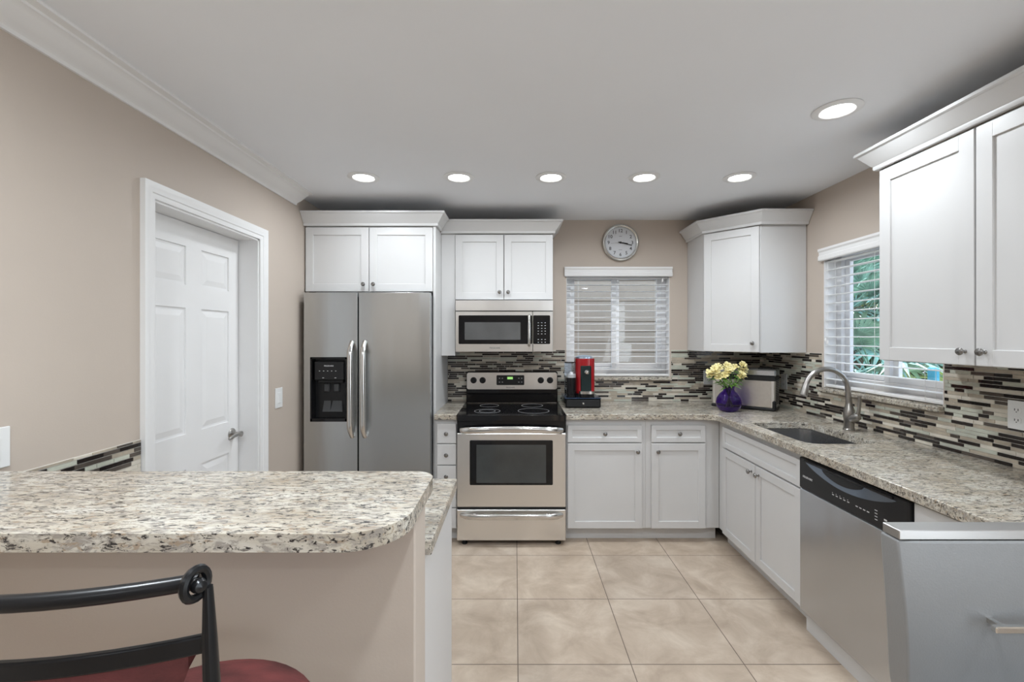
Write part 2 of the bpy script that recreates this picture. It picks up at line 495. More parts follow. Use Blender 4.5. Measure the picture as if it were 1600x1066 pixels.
for (u0, u1) in rec:
    for i in (0, 2, 4, 6): m.box(u0 - .001, u1 + .001, -.03, 0, zz[i], zz[i + 1], 0, MD)
    for (z0, z1) in rows:   # raised fields with sloping borders
        g, h = .012, .040
        V = [(u0 + g, -.007, z0 + g), (u1 - g, -.007, z0 + g), (u1 - g, -.007, z1 - g), (u0 + g, -.007, z1 - g),
             (u0 + h, -.001, z0 + h), (u1 - h, -.001, z0 + h), (u1 - h, -.001, z1 - h), (u0 + h, -.001, z1 - h)]
        m.add(V, [(0, 1, 5, 4), (1, 2, 6, 5), (2, 3, 7, 6), (3, 0, 4, 7), (4, 5, 6, 7)], MD)
slab = m.build('door_slab', TRIM, dr, smooth=False)
m = MB(); hx = XL - .112; hy, hz = 2.60, .90
m.lathe([(.033, 0), (.033, .004), (.028, .009), (.016, .012), (.012, .014), (.012, .045), (.016, .047), (.016, .058), (0, .060)], axisM((hx, hy, hz), (1, 0, 0)), 24)
m.tube([(hx + .052, hy, hz), (hx + .056, hy - .03, hz + .004), (hx + .056, hy - .07, hz + .002), (hx + .052, hy - .105, hz - .008)], [.011, .010, .009, .007], 10)
m.build('door_handle', NICKEL, dr, slab)


# ------------------------------------------------------------------ windows
def window(name, M, u0, u1, z0, z1):
    r = thing(name, M @ Vector(((u0 + u1) / 2, 0, z0)), **S)
    m = MB(); f = .045
    for (a, b, c, d) in ((u0, u0 + f, z0, z1), (u1 - f, u1, z0, z1), (u0 + f, u1 - f, z1 - f, z1), (u0 + f, u1 - f, z0, z0 + f + .03)):
        m.box(a, b, -.15, -.085, c, d, .002, M)
    m.build('window_frame', FRAMEM, r)
    mid = (u0 + u1) / 2
    for (a, b, dy) in ((u0 + f, mid + .035, -.125), (mid - .035, u1 - f, -.10)):
        m = MB(); g = .038
        m.box(a, a + g, dy - .012, dy + .012, z0 + f + .03, z1 - f, .002, M); m.box(b - g, b, dy - .012, dy + .012, z0 + f + .03, z1 - f, .002, M)
        m.box(a + g, b - g, dy - .012, dy + .012, z0 + f + .03, z0 + f + .065, .002, M); m.box(a + g, b - g, dy - .012, dy + .012, z1 - f - .035, z1 - f, .002, M)
        s = m.build('sash', FRAMEM, r)
        m = MB(); m.box(a + g - .004, b - g + .004, dy - .002, dy + .002, z0 + f + .06, z1 - f - .03, 0, M); m.build('window_pane', PANE, r, s)
    # painted reveal liner
    m = MB()
    m.box(u0 - .001, u0 + .004, -.19, -.001, z0, z1, 0, M); m.box(u1 - .004, u1 + .001, -.19, -.001, z0, z1, 0, M); m.box(u0, u1, -.19, -.001, z1 - .004, z1 + .001, 0, M)
    m.build('reveal_lining', TRIM, r)
    m = MB(); m.box(u0 - .01, u1 + .01, -.001, .035, z0 - .026, z0, .004, M); m.box(u0 + .001, u1 - .001, -.19, 0, z0 - .001, z0 + .003, 0, M)
    m.build('window_sill', GRAN, r)
    return r


MBk = FR(0, YB, 0, 0)
MRt = FR(XR, 0, 0, -90)         # local x = -Y
window('window_1', MBk, *WB)
window('window_2', MRt, -WR[1], -WR[0], WR[2], WR[3])


def blind(label, M, u0, u1, z0, z1, tilt, tass):
    r = thing('window_blind', M @ Vector(((u0 + u1) / 2, -.03, z0)), label, 'blind')
    vm = M @ Matrix(((1, 0, 0, 0), (0, 1, 0, 0), (0, 0, 1, 0), (0, 0, 0, 1)))
    vp = [(0, .0), (.022, .0), (.026, .006), (.026, .028), (.020, .036), (.020, .056), (.028, .066), (.028, .080), (0, .080)]
    m = MB()
    V = []; e0, e1 = u0 - .018, u1 + .018
    for u in (e0, e1):
        for o, h in vp: V.append((u, o + .003, z1 - .064 + h))
    k = len(vp)
    m.add(V, [(j, (j + 1) % k, k + (j + 1) % k, k + j) for j in range(k)] + [tuple(range(k)), tuple(range(k, 2 * k))], M)
    m.build('valance', BLIND, r)
    m = MB(); m.box(u0 + .003, u1 - .003, -.055, -.008, z1 - .045, z1 - .007, .002, M); m.build('head_rail', BLIND, r)
    n = 15; top = z1 - .075; pitch = .0555
    for i in range(n):
        z = top - i * pitch
        if z < z0 + .03: break
        a = radians(tilt); c, s_ = cos(a) * .025, sin(a) * .025; t = .0016
        V = []
        for u in (u0 + .004, u1 - .004):
            for (q, w_) in ((-1, 0), (-.5, .0018), (0, .0025), (.5, .0018), (1, 0)):
                V.append((u, -.032 + q * c, z + q * s_ + w_ + t)); V.append((u, -.032 + q * c, z + q * s_ + w_ - t))
        F = []
        for q in range(4):
            A = q * 2; F += [(A, A + 2, 10 + A + 2, 10 + A), (A + 1, A + 3, 10 + A + 3, 10 + A + 1)]
        F += [(0, 1, 11, 10), (8, 9, 19, 18), (0, 2, 4, 6, 8, 9, 7, 5, 3, 1), (10, 12, 14, 16, 18, 19, 17, 15, 13, 11)]
        MB().add(V, F, M).build('slat', BLIND, r)
    m = MB(); m.box(u0 + .004, u1 - .004, -.057, -.007, z0 + .006, z0 + .024, .004, M); m.build('bottom_rail', BLIND, r)
    m = MB()
    for fr in (.12, .5, .88):
        u = u0 + (u1 - u0) * fr
        for y in (-.059, -.0045): m.box(u - .0008, u + .0008, y - .0006, y + .0006, z0 + .02, z1 - .05, 0, M)
    m.build('ladder_cords', BLIND, r)
    m = MB()
    for (u, zt) in tass:
        m.box(u - .0008, u + .0008, -.001, .0008, zt, z1 - .06, 0, M)
        m.lathe([(.003, .02), (.006, .014), (.008, 0), (.006, -.008), (0, -.009)], axisM(M @ Vector((u, 0, zt)), (0, 0, 1)), 10)
    m.build('pull_cord', BLIND, r)


blind('open white slatted blind in the window between range and corner cupboard', MBk, WB[0] + .002, WB[1] - .002, WB[2], WB[3], 4, [(1.245, 1.93)])
blind('open white slatted blind over the sink with palms behind it', MRt, -WR[1] + .002, -WR[0] - .002, WR[2], WR[3], 0, [(-3.02, 1.43), (-3.00, 1.415)])

# ------------------------------------------------------------------ downlights
def downlight(x, y, label, watt=LAMP_W):
    r = thing('ceiling_downlight', (x, y, CEILZ), label, 'ceiling light', 'recessed ceiling lights')
    MB().lathe([(.094, 0), (.096, -.003), (.090, -.007), (.068, -.009), (.062, -.005), (.060, -.002), (.060, 0)], Matrix.Translation((x, y, CEILZ)), 40).build('trim_ring', LAMPR, r)
    MB().lathe([(.0605, -.0015), (.0605, -.0045), (.04, -.0055), (0, -.006)], Matrix.Translation((x, y, CEILZ)), 32).build('diffuser', LAMP, r)
    d = bpy.data.lights.new('downlight_glow', 'AREA'); d.shape = 'DISK'; d.size = .12; d.energy = watt; d.color = (.87, .94, 1.0); d.spread = radians(170)
    o = bpy.data.objects.new('downlight_glow', d); COL.objects.link(o); o.parent = r; o.location = (0, 0, -.012)


P6 = [(-.937, 2.80, 'round recessed ceiling light at the left end of the row, before the fridge'),
      (-.348, 2.80, 'round recessed ceiling light second from left in the row of five'),
      (.221, 2.80, 'round recessed ceiling light in the middle of the row, right of the microwave'),
      (.798, 2.80, 'round recessed ceiling light nearly above the wall clock'),
      (1.387, 2.80, 'round recessed ceiling light at the right end of the row, before the corner cupboard'),
      (1.40, 1.97, 'large-looking recessed ceiling light apart from the row, nearest the camera')]
for p in P6: downlight(*p)
# unseen fittings added over and behind the camera to brighten the room
for (x, y, l, w_) in ((-.85, .5, 'added unseen ceiling light over the breakfast bar stools, for brightness', 13), (.28, .5, 'added unseen ceiling light above the camera, for brightness', 9), (1.40, .5, 'added unseen ceiling light over the grey stool, for brightness', 7),
                  (-.85, -1.2, 'added unseen ceiling light behind the camera, left', 2.6), (.4, -1.2, 'added unseen ceiling light behind the camera, middle', 2.6), (1.40, -1.2, 'added unseen ceiling light behind the camera, right', 2.6)):
    downlight(x, y, l, w_)

# ================================================================== cabinets
CT = 2.255   # top of the wall cabinets
CROWN = [(0, -.004), (.014, -.004), (.017, .002), (.017, .014), (.022, .018), (.060, .072), (.066, .074), (.070, .078), (.070, .090), (0, .090)]
CRM = Matrix.Translation((0, 0, CT))


def cab_door(root, name, M, u0, u1, z0, z1, ku, kz, y=0.0, fw=.055, label=None):
    m = MB(); Mt = M @ Matrix.Translation((0, y, 0)); shaker(m, Mt, u0, u1, z0, z1, fw=fw)
    d = m.build(name, PAINT, root)
    if ku is not None: knob(Mt, ku, kz, .0195, root, d)
    return d


# cabinet over the fridge
r = thing('wall_cabinet', (-1.05, 3.55, 1.78), 'white two-door cupboard above the steel fridge', 'cabinet')
MF = FR(0, 3.27, 0)
MB().box(-1.508, -.590, 3.27, 3.825, 1.778, CT).build('carcass', PAINT, r)
cab_door(r, 'door', MF, -1.504, -1.052, 1.783, 2.243, -1.085, 1.833)
cab_door(r, 'door', MF, -1.046, -.592, 1.783, 2.243, -1.013, 1.833)
MB().sweep(CROWN, [(-1.512, 3.25), (-.568, 3.25), (-.568, 3.405)], CRM).build('crown_moulding', PAINT, r)
# tall fridge side panel
tag(MB().box(-.5885, -.570, 3.25, 3.825, 0, CT, .0015).build('fridge_side_panel', PAINT), 'tall white panel between the fridge and the range wall', 'panel')
# microwave cabinet
r = thing('wall_cabinet', (-.08, 3.66, 1.74), 'white two-door cupboard above the microwave', 'cabinet')
MM = FR(0, 3.505, 0)
MB().box(-.463, .291, 3.505, 3.825, 1.738, CT).build('carcass', PAINT, r)
cab_door(r, 'door', MM, -.461, -.090, 1.744, 2.243, -.120, 1.800)
cab_door(r, 'door', MM, -.084, .289, 1.744, 2.243, -.054, 1.800)
MB().box(-.569, -.4635, 3.495, 3.823, 1.312, CT, .001).build('filler_panel', PAINT, r)
MB().sweep(CROWN, [(-.5675, 3.485), (.291, 3.485), (.291, 3.822)], CRM).build('crown_moulding', PAINT, r)
# corner cabinet
r = thing('corner_cabinet', (1.85, 3.6, 1.345), 'white diagonal corner cupboard hanging above the toaster oven', 'cabinet')
ca, cb = (1.455, 3.505), (1.745, 3.215)
MB().prism([(1.455, 3.825), ca, cb, (2.065, 3.215), (2.065, 3.825)], 1.345, CT, plane='xy').build('carcass', PAINT, r, smooth=False)
MC = FR(ca[0], ca[1], 0, -45); L_ = .4101
cab_door(r, 'door', MC, .012, L_ - .008, 1.348, 2.243, L_ - .046, 1.412)
MB().sweep(CROWN, [(1.455, 3.822), (1.455, 3.497), (1.739, 3.203), (2.066, 3.203)], CRM).build('crown_moulding', PAINT, r)
# right wall cabinets
r = thing('wall_cabinet', (1.9, 1.71, 1.345), 'large white two-door cupboard on the right wall beside the sink window', 'cabinet')
MR_ = FR(1.75, 0, 0, -90)
MB().box(1.75, 2.065, 1.255, 2.155, 1.345, CT).build('carcass', PAINT, r)
cab_door(r, 'door', MR_, -2.153, -1.709, 1.348, 2.243, -1.742, 1.40, fw=.06)
cab_door(r, 'door', MR_, -1.702, -1.257, 1.348, 2.243, -1.668, 1.40, fw=.06)
MB().sweep(CROWN, [(2.066, 2.157), (1.732, 2.157), (1.732, .7)], CRM).build('crown_moulding', PAINT, r)
r = thing('wall_cabinet', (1.9, .98, 1.345), 'white cupboard at the right edge of the photo, nearest the camera', 'cabinet')
MB().box(1.75, 2.065, .7, 1.252, 1.345, CT).build('carcass', PAINT, r)
cab_door(r, 'door', MR_, -1.25, -.702, 1.348, 2.243, -.75, 1.40, fw=.06)

# ---- base cabinets
YC, XC = 3.22, 1.45     # face frames


def base(name, label, M, u0, u1, depth, fronts, cat='cabinet', world_loc=None):
    r = thing(name, M @ Vector(((u0 + u1) / 2, 0, 0)), label, cat)
    m = MB()
    if name == 'sink_cabinet':      # open box, so the bowl hangs inside it
        m.box(u0, u1, -depth, 0, .10, .60, 0, M); m.box(u0, u0 + .018, -depth, 0, .60, .872, 0, M); m.box(u1 - .018, u1, -depth, 0, .60, .872, 0, M)
        m.box(u0 + .018, u1 - .018, -.012, 0, .60, .872, 0, M)
    else: m.box(u0, u1, -depth, 0, .10, .872, 0, M)
    m.build('carcass', PAINT, r)
    m = MB(); m.box(u0, u1, -depth, -.06, 0, .10, 0, M); m.build('toe_kick', PAINT, r)
    for (kind, a, b, z0, z1, ku, kz) in fronts:
        cab_door(r, kind, M, a, b, z0, z1, ku, kz, fw=.05 if kind == 'door' else .034)
    return r


MBB = FR(0, YC, 0)
base('base_cabinet', 'white base cabinet right of the range, wide drawer over one door', MBB, .362, .925, .60,
     [('drawer', .371, .896, .712, .832, .632, .774), ('door', .371, .896, .103, .703, .862, .648)])
base('base_cabinet', 'narrower white base cabinet in the corner, drawer over one door', MBB, .926, 1.448, .60,
     [('drawer', .964, 1.344, .712, .832, 1.157, .774), ('door', .964, 1.344, .103, .703, 1.005, .648)])
# narrow drawer stack
r = thing('drawer_cabinet', (-.485, 3.3, 0), 'narrow white stack of drawers between fridge panel and range', 'cabinet')
MB().box(-.568, -.413, YC, 3.82, .10, .872).build('carcass', PAINT, r)
MB().box(-.568, -.413, YC + .06, 3.82, 0, .10).build('toe_kick', PAINT, r)
for z0, z1 in ((.705, .845), (.553, .698), (.401, .546), (.252, .394), (.105, .245)):
    m = MB(); m.box(-.553, -.417, 0, .02, z0, z1, .002, MBB); d = m.build('drawer', PAINT, r)
    knob(MBB, -.485, (z0 + z1) / 2, .0195, r, d)
MBR = FR(XC, 0, 0, -90)
r = base('sink_cabinet', 'white two-door cabinet under the sink with long false drawer front', MBR, -3.218, -2.262, .60,
         [('false_front', -3.13, -2.272, .700, .838, None, None), ('door', -3.13, -2.704, .103, .690, -2.742, .642), ('door', -2.698, -2.272, .103, .690, -2.660, .642)])
r = base('base_cabinet', 'white base cabinet beyond the dishwasher, half hidden by the grey chair', MBR, -1.628, -.6, .60,
         [('door', -1.34, -.62, .103, .832, None, None)])
m = MB(); m.box(-1.626, -1.345, 0, .018, .103, .86, .001, MBR); m.build('filler_panel', PAINT, r)

# ================================================================== worktops
SX0, SX1, SY0, SY1 = 1.485, 1.86, 2.30, 2.88
out = [(.357, YB - .001), (.357, 3.18), (1.31, 3.18), (1.40, 3.13), (1.40, .6), (XR - .001, .6), (XR - .001, YB - .001)]
hole = rrect(SX0, SX1, SY0, SY1, .07, 8)
tag(MB().prism(out, .874, .914, plane='xy', holes=[hole]).build('worktop', GRAN, bevel=.004), 'L-shaped speckled granite worktop running from the range around to the right wall', 'countertop')
tag(MB().prism([(-.569, YB - .001), (-.569, 3.18), (-.411, 3.18), (-.411, YB - .001)], .874, .914, plane='xy').build('worktop', GRAN, bevel=.004), 'small granite worktop on the narrow drawers left of the range', 'countertop')
tag(MB().box(XL + .001, -.222, 1.201, 1.733, .876, .914, .003).build('worktop', GRAN), 'lower granite worktop behind the raised breakfast bar', 'countertop')
# bar top with rounded corners


def corner(cx, cy, r, a0, a1, n=10): return [(cx + r * cos(radians(a0 + (a1 - a0) * i / n)), cy + r * sin(radians(a0 + (a1 - a0) * i / n))) for i in range(n + 1)]


bx = -.226
out = [(XL + .001, 1.298)] + [(XL + .001, .885)] + corner(bx - .125, .885 + .125, .125, -90, 0, 14) + corner(bx - .06, 1.298 - .06, .06, 0, 90, 8)
tag(MB().prism(out, 1.0335, 1.071, plane='xy').build('breakfast_counter', GRAN, bevel=.005), 'raised granite breakfast bar top with rounded end in the foreground', 'countertop')
# peninsula cabinet
r = thing('peninsula_cabinet', (-.9, 1.45, 0), 'white cabinet behind the breakfast bar half wall, seen at its end panel', 'cabinet')
MB().box(XL + .001, -.245, 1.201, 1.70, .0, .8755).build('carcass', PAINT, r)
MB().box(-.245, -.239, 1.201, 1.705, 0, .8755, .001).build('end_panel', PAINT, r)

# ================================================================== tile splashbacks
rng = random.Random(7)
TM = [GROUT, T_DARK, T_BROWN, T_BEIGE, T_GREEN, T_CREAM]


def mosaic(M, u0, u1, z0, z1, holes, seed):
    rg = random.Random(seed); m = MB()
    pitch = .0168; g = .0028

    def cut(a, b, za, zb):
        iv = [(a, b)]
        for (h0, h1, k0, k1) in holes:
            if zb > k0 and za < k1:
                nv = []
                for (p, q) in iv:
                    if q <= h0 or p >= h1: nv.append((p, q)); continue
                    if p < h0: nv.append((p, h0))
                    if q > h1: nv.append((h1, q))
                iv = nv
        return [x for x in iv if x[1] - x[0] > .003]
    rows = int((z1 - z0) / pitch)
    prev_dark = []
    for k in range(rows + 1):
        za = z0 + k * pitch; zb = min(za + pitch, z1)
        if zb - za < .004: break
        for (p, q) in cut(u0, u1, za, zb): m.box(p, q, .0002, .004, za, zb, 0, M, 0)
        u = u0 - rg.random() * .15; last = 0
        while u < u1:
            L = rg.choice([.045, .07, .07, .10, .10, .145, .145, .20])
            while True:
                t = rg.choices([1, 2, 3, 4, 5], [40, 14, 20, 19, 12])[0]
                if not (t == last and t in (1, 2)): break
            last = t
            for (p, q) in cut(max(u, u0), min(u + L, u1), za + .001, zb - .001):
                if q - p > .006:
                    h = .0072 if t in (1, 2, 4) else .0066
                    m.box(p + g / 2, q - g / 2, .003, h, za + g / 2, zb - g / 2, 0, M, t)
            u += L
    return m


HW = (WB[0] - .011, WB[1] + .011, WB[2] - .027, 9)
tag(mosaic(MBk, -.569, 1.999 + .07, .9145, 1.347, [HW], 3).build('tile_splashback', TM, smooth=False), 'striped glass and stone mosaic on the back wall behind the range', 'backsplash')
HR = (-WR[1] - .011, -WR[0] + .011, WR[2] - .027, 9)
tag(mosaic(MRt, -YB + .008, -.65, .9145, 1.345, [HR], 5).build('tile_splashback', TM, smooth=False), 'striped glass and stone mosaic on the right wall behind the sink', 'backsplash')
tag(mosaic(ML, 1.205, DY0 - .066, .9145, 1.0422, [], 9).build('tile_splashback', TM, smooth=False), 'low mosaic strip on the left wall beside the door', 'backsplash')


# ================================================================== outlets and switches
def plate(name, label, M, u, z, wd=.075, h=.118, kind='outlet', cat='outlet', n=1, y0=.0075, pm=PLATE):
    r = thing(name, M @ Vector((u, y0, z)), label, cat)
    MB().box(u - wd / 2, u + wd / 2, y0, y0 + .006, z - h / 2, z + h / 2, .002, M).build('cover_plate', pm, r)
    for i in range(n):
        uu = u + (i - (n - 1) / 2) * .046
        if kind == 'outlet':
            for dz in (-.021, .021):
                MB().prism([(uu + p[0], z + dz + p[1]) for p in rrect(-.017, .017, -.014, .014, .009, 4)], y0 + .005, y0 + .0075, M).build('socket', pm, r)
                MB().box(uu - .008, uu - .005, y0 + .007, y0 + .008, z + dz - .003, z + dz + .006, 0, M).box(uu + .005, uu + .008, y0 + .007, y0 + .008, z + dz - .003, z + dz + .006, 0, M).box(uu - .002, uu + .002, y0 + .007, y0 + .008, z + dz - .010, z + dz - .006, 0, M).build('slots', DARKGR, r)
        else:
            MB().box(uu - .017, uu + .017, y0 + .004, y0 + .010, z - .034, z + .034, .002, M).build('rocker', pm, r)


plate('light_switch', 'white rocker switch on the tan wall between door and fridge', ML, 2.897, 1.067, .086, .127, 'switch', 'light switch', y0=.0005)
plate('light_switch', 'white plate at the left edge of the photo above the bar', ML, 1.31, 1.13, .09, .12, 'switch', 'light switch', y0=.0005)
GP = mat('grey_outlet_plate', (.50, .50, .49), .4, var=.02)
plate('wall_outlet', 'grey outlet in the back wall mosaic, left of the toaster oven', MBk, 1.625, 1.115, pm=GP)
plate('wall_outlet', 'outlet in the right wall mosaic, just right of the toaster oven', MRt, -3.47, 1.115, pm=GP)
plate('wall_outlet', 'white double outlet in the mosaic at the right edge of the photo', MRt, -1.835, 1.135, .118, .118, n=2)

# ================================================================== fridge
r = thing('refrigerator', (-1.03, 3.45, 0), 'side-by-side stainless steel refrigerator with ice and water dispenser', 'refrigerator')
FX0, FX1, FY = -1.470, -.5925, 3.15
MB().box(FX0 + .006, FX1 - .002, FY + .075, 3.80, .03, 1.752, .003).build('cabinet_body', GREYP, r)
MB().box(FX0 + .01, FX1 - .01, FY + .06, FY + .08, .035, 1.745).build('door_gasket', BLACKP, r)
DM = FR(0, FY + .06, 0)
dx0, dx1, dz0, dz1 = -1.425, -1.170, .868, 1.315
mid = -1.092
m = MB(); m.prism(rrect(FX0, mid - .005, .08, 1.766, .004, 2), 0, .06, DM, holes=[rrect(dx0, dx1, dz0, dz1, .006, 3)])
dl = m.build('door', STEEL, r, bevel=.007)
m = MB(); m.prism(rrect(mid + .005, FX1, .08, 1.766, .004, 2), 0, .06, DM)
drr = m.build('door', STEEL, r, bevel=.009)
MB().box(FX0 + .01, FX1 - .01, FY + .03, FY + .08, .02, .076, .003).build('kick_grille', BLACKP, r)
m = MB(); m.box(FX1 - .06, FX1 - .005, FY + .06, FY + .12, 1.752, 1.776, .003); m.box(FX0 + .005, FX0 + .06, FY + .06, FY + .12, 1.752, 1.776, .003)
m.build('hinge_cover', BLACKP, r)
for hx_, dd in ((-1.131, dl), (-1.043, drr)):
    pts = []; n = 20
    for i in range(n + 1):
        t = i / n; z = .762 + (1.425 - .762) * t
        o = .052 * min(1, sin(min(t, 1 - t) * pi / .26) if min(t, 1 - t) < .13 else 1)
        pts.append((hx_, FY - .004 - o, z))
    MB().tube(pts, [.013] * 2 + [.015] * (n - 3) + [.013] * 2, 14, flat=1.25).build('handle', CHROME, r, dd)
# dispenser
ds = thing('dispenser', (0, 0, 0)); bpy.data.objects.remove(ds)
m = MB()
m.box(dx0 + .001, dx1 - .001, -.06, -.055, dz0 + .001, dz1 - .001, 0, DM)
for (a, b, c, d) in ((dx0, dx0 + .012, dz0, dz1), (dx1 - .012, dx1, dz0, dz1), (dx0, dx1, dz0, dz0 + .02), (dx0, dx1, dz1 - .012, dz1)):
    m.box(a, b, -.058, .063, c, d, .001, DM)
ds = m.build('dispenser', BLACKG, r, dl)
m = MB(); m.box(dx0 + .028, dx1 - .02, -.05, .062, 1.155, 1.285, .006, DM); m.box(dx0 + .05, dx1 - .03, -.05, .045, 1.135, 1.156, .004, DM)
for i in range(5): m.box(dx0 + .062 + i * .028, dx0 + .070 + i * .028, .0619, .0625, 1.218, 1.222, 0, DM, 1)
for i in (0, 1): m.box(dx0 + .085 + i * .085, dx0 + .097 + i * .085, .0619, .0625, 1.170, 1.174, 0, DM, 1)
m.text('FRIGIDAIRE', .013, DM @ Matrix.Translation((dx0 + .13, .0622, 1.255)), 1)
m.build('control_panel', [BLACKP, MARK], r, dl)
for u, w_ in ((dx0 + .095, .042), (dx0 + .165, .075)):
    m = MB(); m.box(u - .02, u + .02, -.05, .02, 1.07, 1.13, .006, DM)
    V = [(u - .02, -.02, 1.08), (u + .02, -.02, 1.08), (u + w_ / 2 + .006, .02, .93), (u - w_ / 2 - .006, .02, .93)]
    V += [(a, b - .012, c) for a, b, c in V]
    m.add(V, [(0, 1, 2, 3), (4, 5, 6, 7), (0, 1, 5, 4), (1, 2, 6, 5), (2, 3, 7, 6), (3, 0, 4, 7)], DM)
    m.build('paddle', mat('paddle_grey', (.055, .057, .06), .35), r, dl)

# ================================================================== microwave
r = thing('microwave', (-.083, 3.6, 1.342), 'stainless microwave hood mounted under the cupboard above the range', 'microwave')
MW = FR(0, 3.43, 0); a, b_ = -.452, .286
MB().box(a + .003, b_ - .003, 3.455, 3.82, 1.345, 1.735, .002).build('housing', GREYP, r)
# bowed vent hood band
m = MB(); n = 16; P = [(a, 3.46)] + [(a + (b_ - a) * i / n, 3.43 - .012 * sin(pi * i / n)) for i in range(n + 1)] + [(b_, 3.46)]
m.prism(P, 1.656, 1.733, plane='xy'); m.build('vent_hood', STEELH, r)
m = MB(); m.box(a + .002, b_ - .002, -.02, -.001, 1.648, 1.658, 0, MW); m.build('seam', BLACKP, r)
m = MB(); m.box(a, .131, -.025, .004, 1.343, 1.650, .003, MW); do = m.build('door', STEELH, r)
m = MB(); m.prism(rrect(a + .024, .128, 1.403, 1.620, .008, 4), .003, .006, MW); gl = m.build('door_glass', BLACKG, r, do)
m = MB(); m.prism(rrect(a + .07, .040, 1.435, 1.568, .004, 3), .0055, .0066, MW); m.build('viewing_window', mat('microwave_mesh_window', (.10, .10, .10), .12, var=.2, nscale=4), r, do)
m = MB(); m.box(.134, b_, -.025, .004, 1.343, 1.650, .003, MW); cpn = m.build('control_side', STEELH, r)
m = MB(); m.prism(rrect(.136, b_ - .022, 1.403, 1.620, .008, 4), .003, .006, MW)
for i in range(3):
    for k in range(8):
        if k != 2: m.box(.170 + i * .026, .179 + i * .026, .0058, .0064, 1.415 + k * .021, 1.4185 + k * .021, 0, MW, 1)
m.build('keypad', [BLACKG, MARK], r, cpn)
m = MB(); m.tube([(.105, .004, 1.625), (.105, .030, 1.612), (.105, .036, 1.56), (.105, .036, 1.45), (.105, .030, 1.405), (.105, .004, 1.392)], .011, 12, MW); m.build('handle', CHROME, r, do)
m = MB(); m.text('FRIGIDAIRE', .016, MW @ Matrix.Translation((-.155, .0045, 1.373))); m.build('badge', GREYP, r, do)

# ================================================================== range
r = thing('range', (-.027, 3.45, 0), 'stainless electric range with black glass cooktop under the microwave', 'stove')
RX0, RX1, RY = -.407, .353, 3.16
MR2 = FR(0, RY, 0)
MB().box(RX0 + .002, RX1 - .002, RY + .05, 3.80, .035, .86, .002).build('body', BLACKP, r)
# cooktop with raised rim
ct = MB(); ct.prism(rrect(RX0 - .002, RX1 + .002, RY - .012, 3.765, .015, 4), .872, .912, plane='xy')
ckt = ct.build('cooktop', BLACKG, r, bevel=.008)
RING = mat('burner_ring', (.42, .42, .43), .35)
for (x, y, rad) in ((-.205, 3.33, .095), (.135, 3.34, .115), (-.205, 3.60, .075), (.135, 3.60, .085)):
    m = MB(); m.lathe([(rad - .0025, 0), (rad - .0025, .0006), (rad, .0006), (rad, 0)], Matrix.Translation((x, y, .912)), 48, cap=False)
    if rad in (.095,): m.lathe([(.058, 0), (.058, .0006), (.060, .0006), (.060, 0)], Matrix.Translation((x, y, .912)), 40, cap=False)
    m.build('burner', RING, r, ckt)
m = MB(); m.box(RX0 + .012, RX1 - .012, 3.722, 3.74, .912, .918, .002); m.build('cooktop_trim', CHROME, r, ckt)
# backguard
m = MB(); m.box(RX0, RX1, 3.765, 3.818, .86, 1.170, .01); m.box(RX0 + .004, RX1 - .004, 3.742, 3.77, .912, .99, .008); bgd = m.build('backguard', BLACKG, r)
m = MB(); m.prism(rrect(RX0 + .006, RX1 - .006, 1.022, 1.162, .018, 5), 0, .012, FR(0, 3.766, 0)); bf = m.build('control_panel', STEELH, r, bevel=.003)
MG = FR(0, 3.754, 0)
m = MB(); m.prism(rrect(-.155, .075, 1.058, 1.140, .008, 4), 0, .003, MG)
for i in range(2):
    for k in range(2):
        for q in range(2):
            m.box(-.135 + i * .16 + q * .024, -.125 + i * .16 + q * .024, .0028, .0036, 1.080 + k * .032, 1.085 + k * .032, 0, MG, 1)
m.box(-.065, -.02, .0028, .0036, 1.106, 1.126, 0, MG, 2)
m.build('clock_display', [BLACKP, MARK, DISPG], r, bf)
for x in (-.345, -.27, .212, .288):
    m = MB(); m.lathe([(.026, 0), (.026, .004), (.021, .006), (.020, .020), (.017, .024), (0, .024)], axisM(MG @ Vector((x, 0, 1.098)), (0, -1, 0)), 24)
    m.box(x - .004, x + .004, .018, .030, 1.080, 1.116, .002, MG); m.build('dial_knob', BLACKP, r, bf)
m = MB(); m.text('FRIGIDAIRE', .014, MG @ Matrix.Translation((-.04, .0008, 1.038))); m.build('badge', GREYP, r, bf)
# front
MB().box(RX0 + .001, RX1 - .001, RY + .005, RY + .06, .785, .874, .003).build('vent_strip', BLACKG, r)
m = MB(); m.box(RX0, RX1, 0, -.05, .268, .783, .004, MR2); od = m.build('oven_door', STEELH, r)
m = MB(); m.prism(rrect(-.317, .262, .424, .736, .008, 4), -.001, .004, MR2); m.build('door_glass', BLACKG, r, od)
m = MB(); m.prism(rrect(-.270, .215, .440, .705, .003, 3), .0035, .0048, MR2); m.build('oven_window', DARKGL, r, od)


def bow(x0, x1, z, y, sag, r_, root, parent, mt=CHROME, Mx=MR2):
    n = 20; pts = []
    for i in range(n + 1):
        t = i / n; o = y + .045 * (1 - (2 * t - 1) ** 6)
        pts.append((x0 + (x1 - x0) * t, o, z + sag * (1 - (2 * t - 1) ** 2)))
    return MB().tube(pts, [r_ * .7] + [r_] * (n - 1) + [r_ * .7], 14, Mx, flat=.55).build('handle', mt, root, parent)


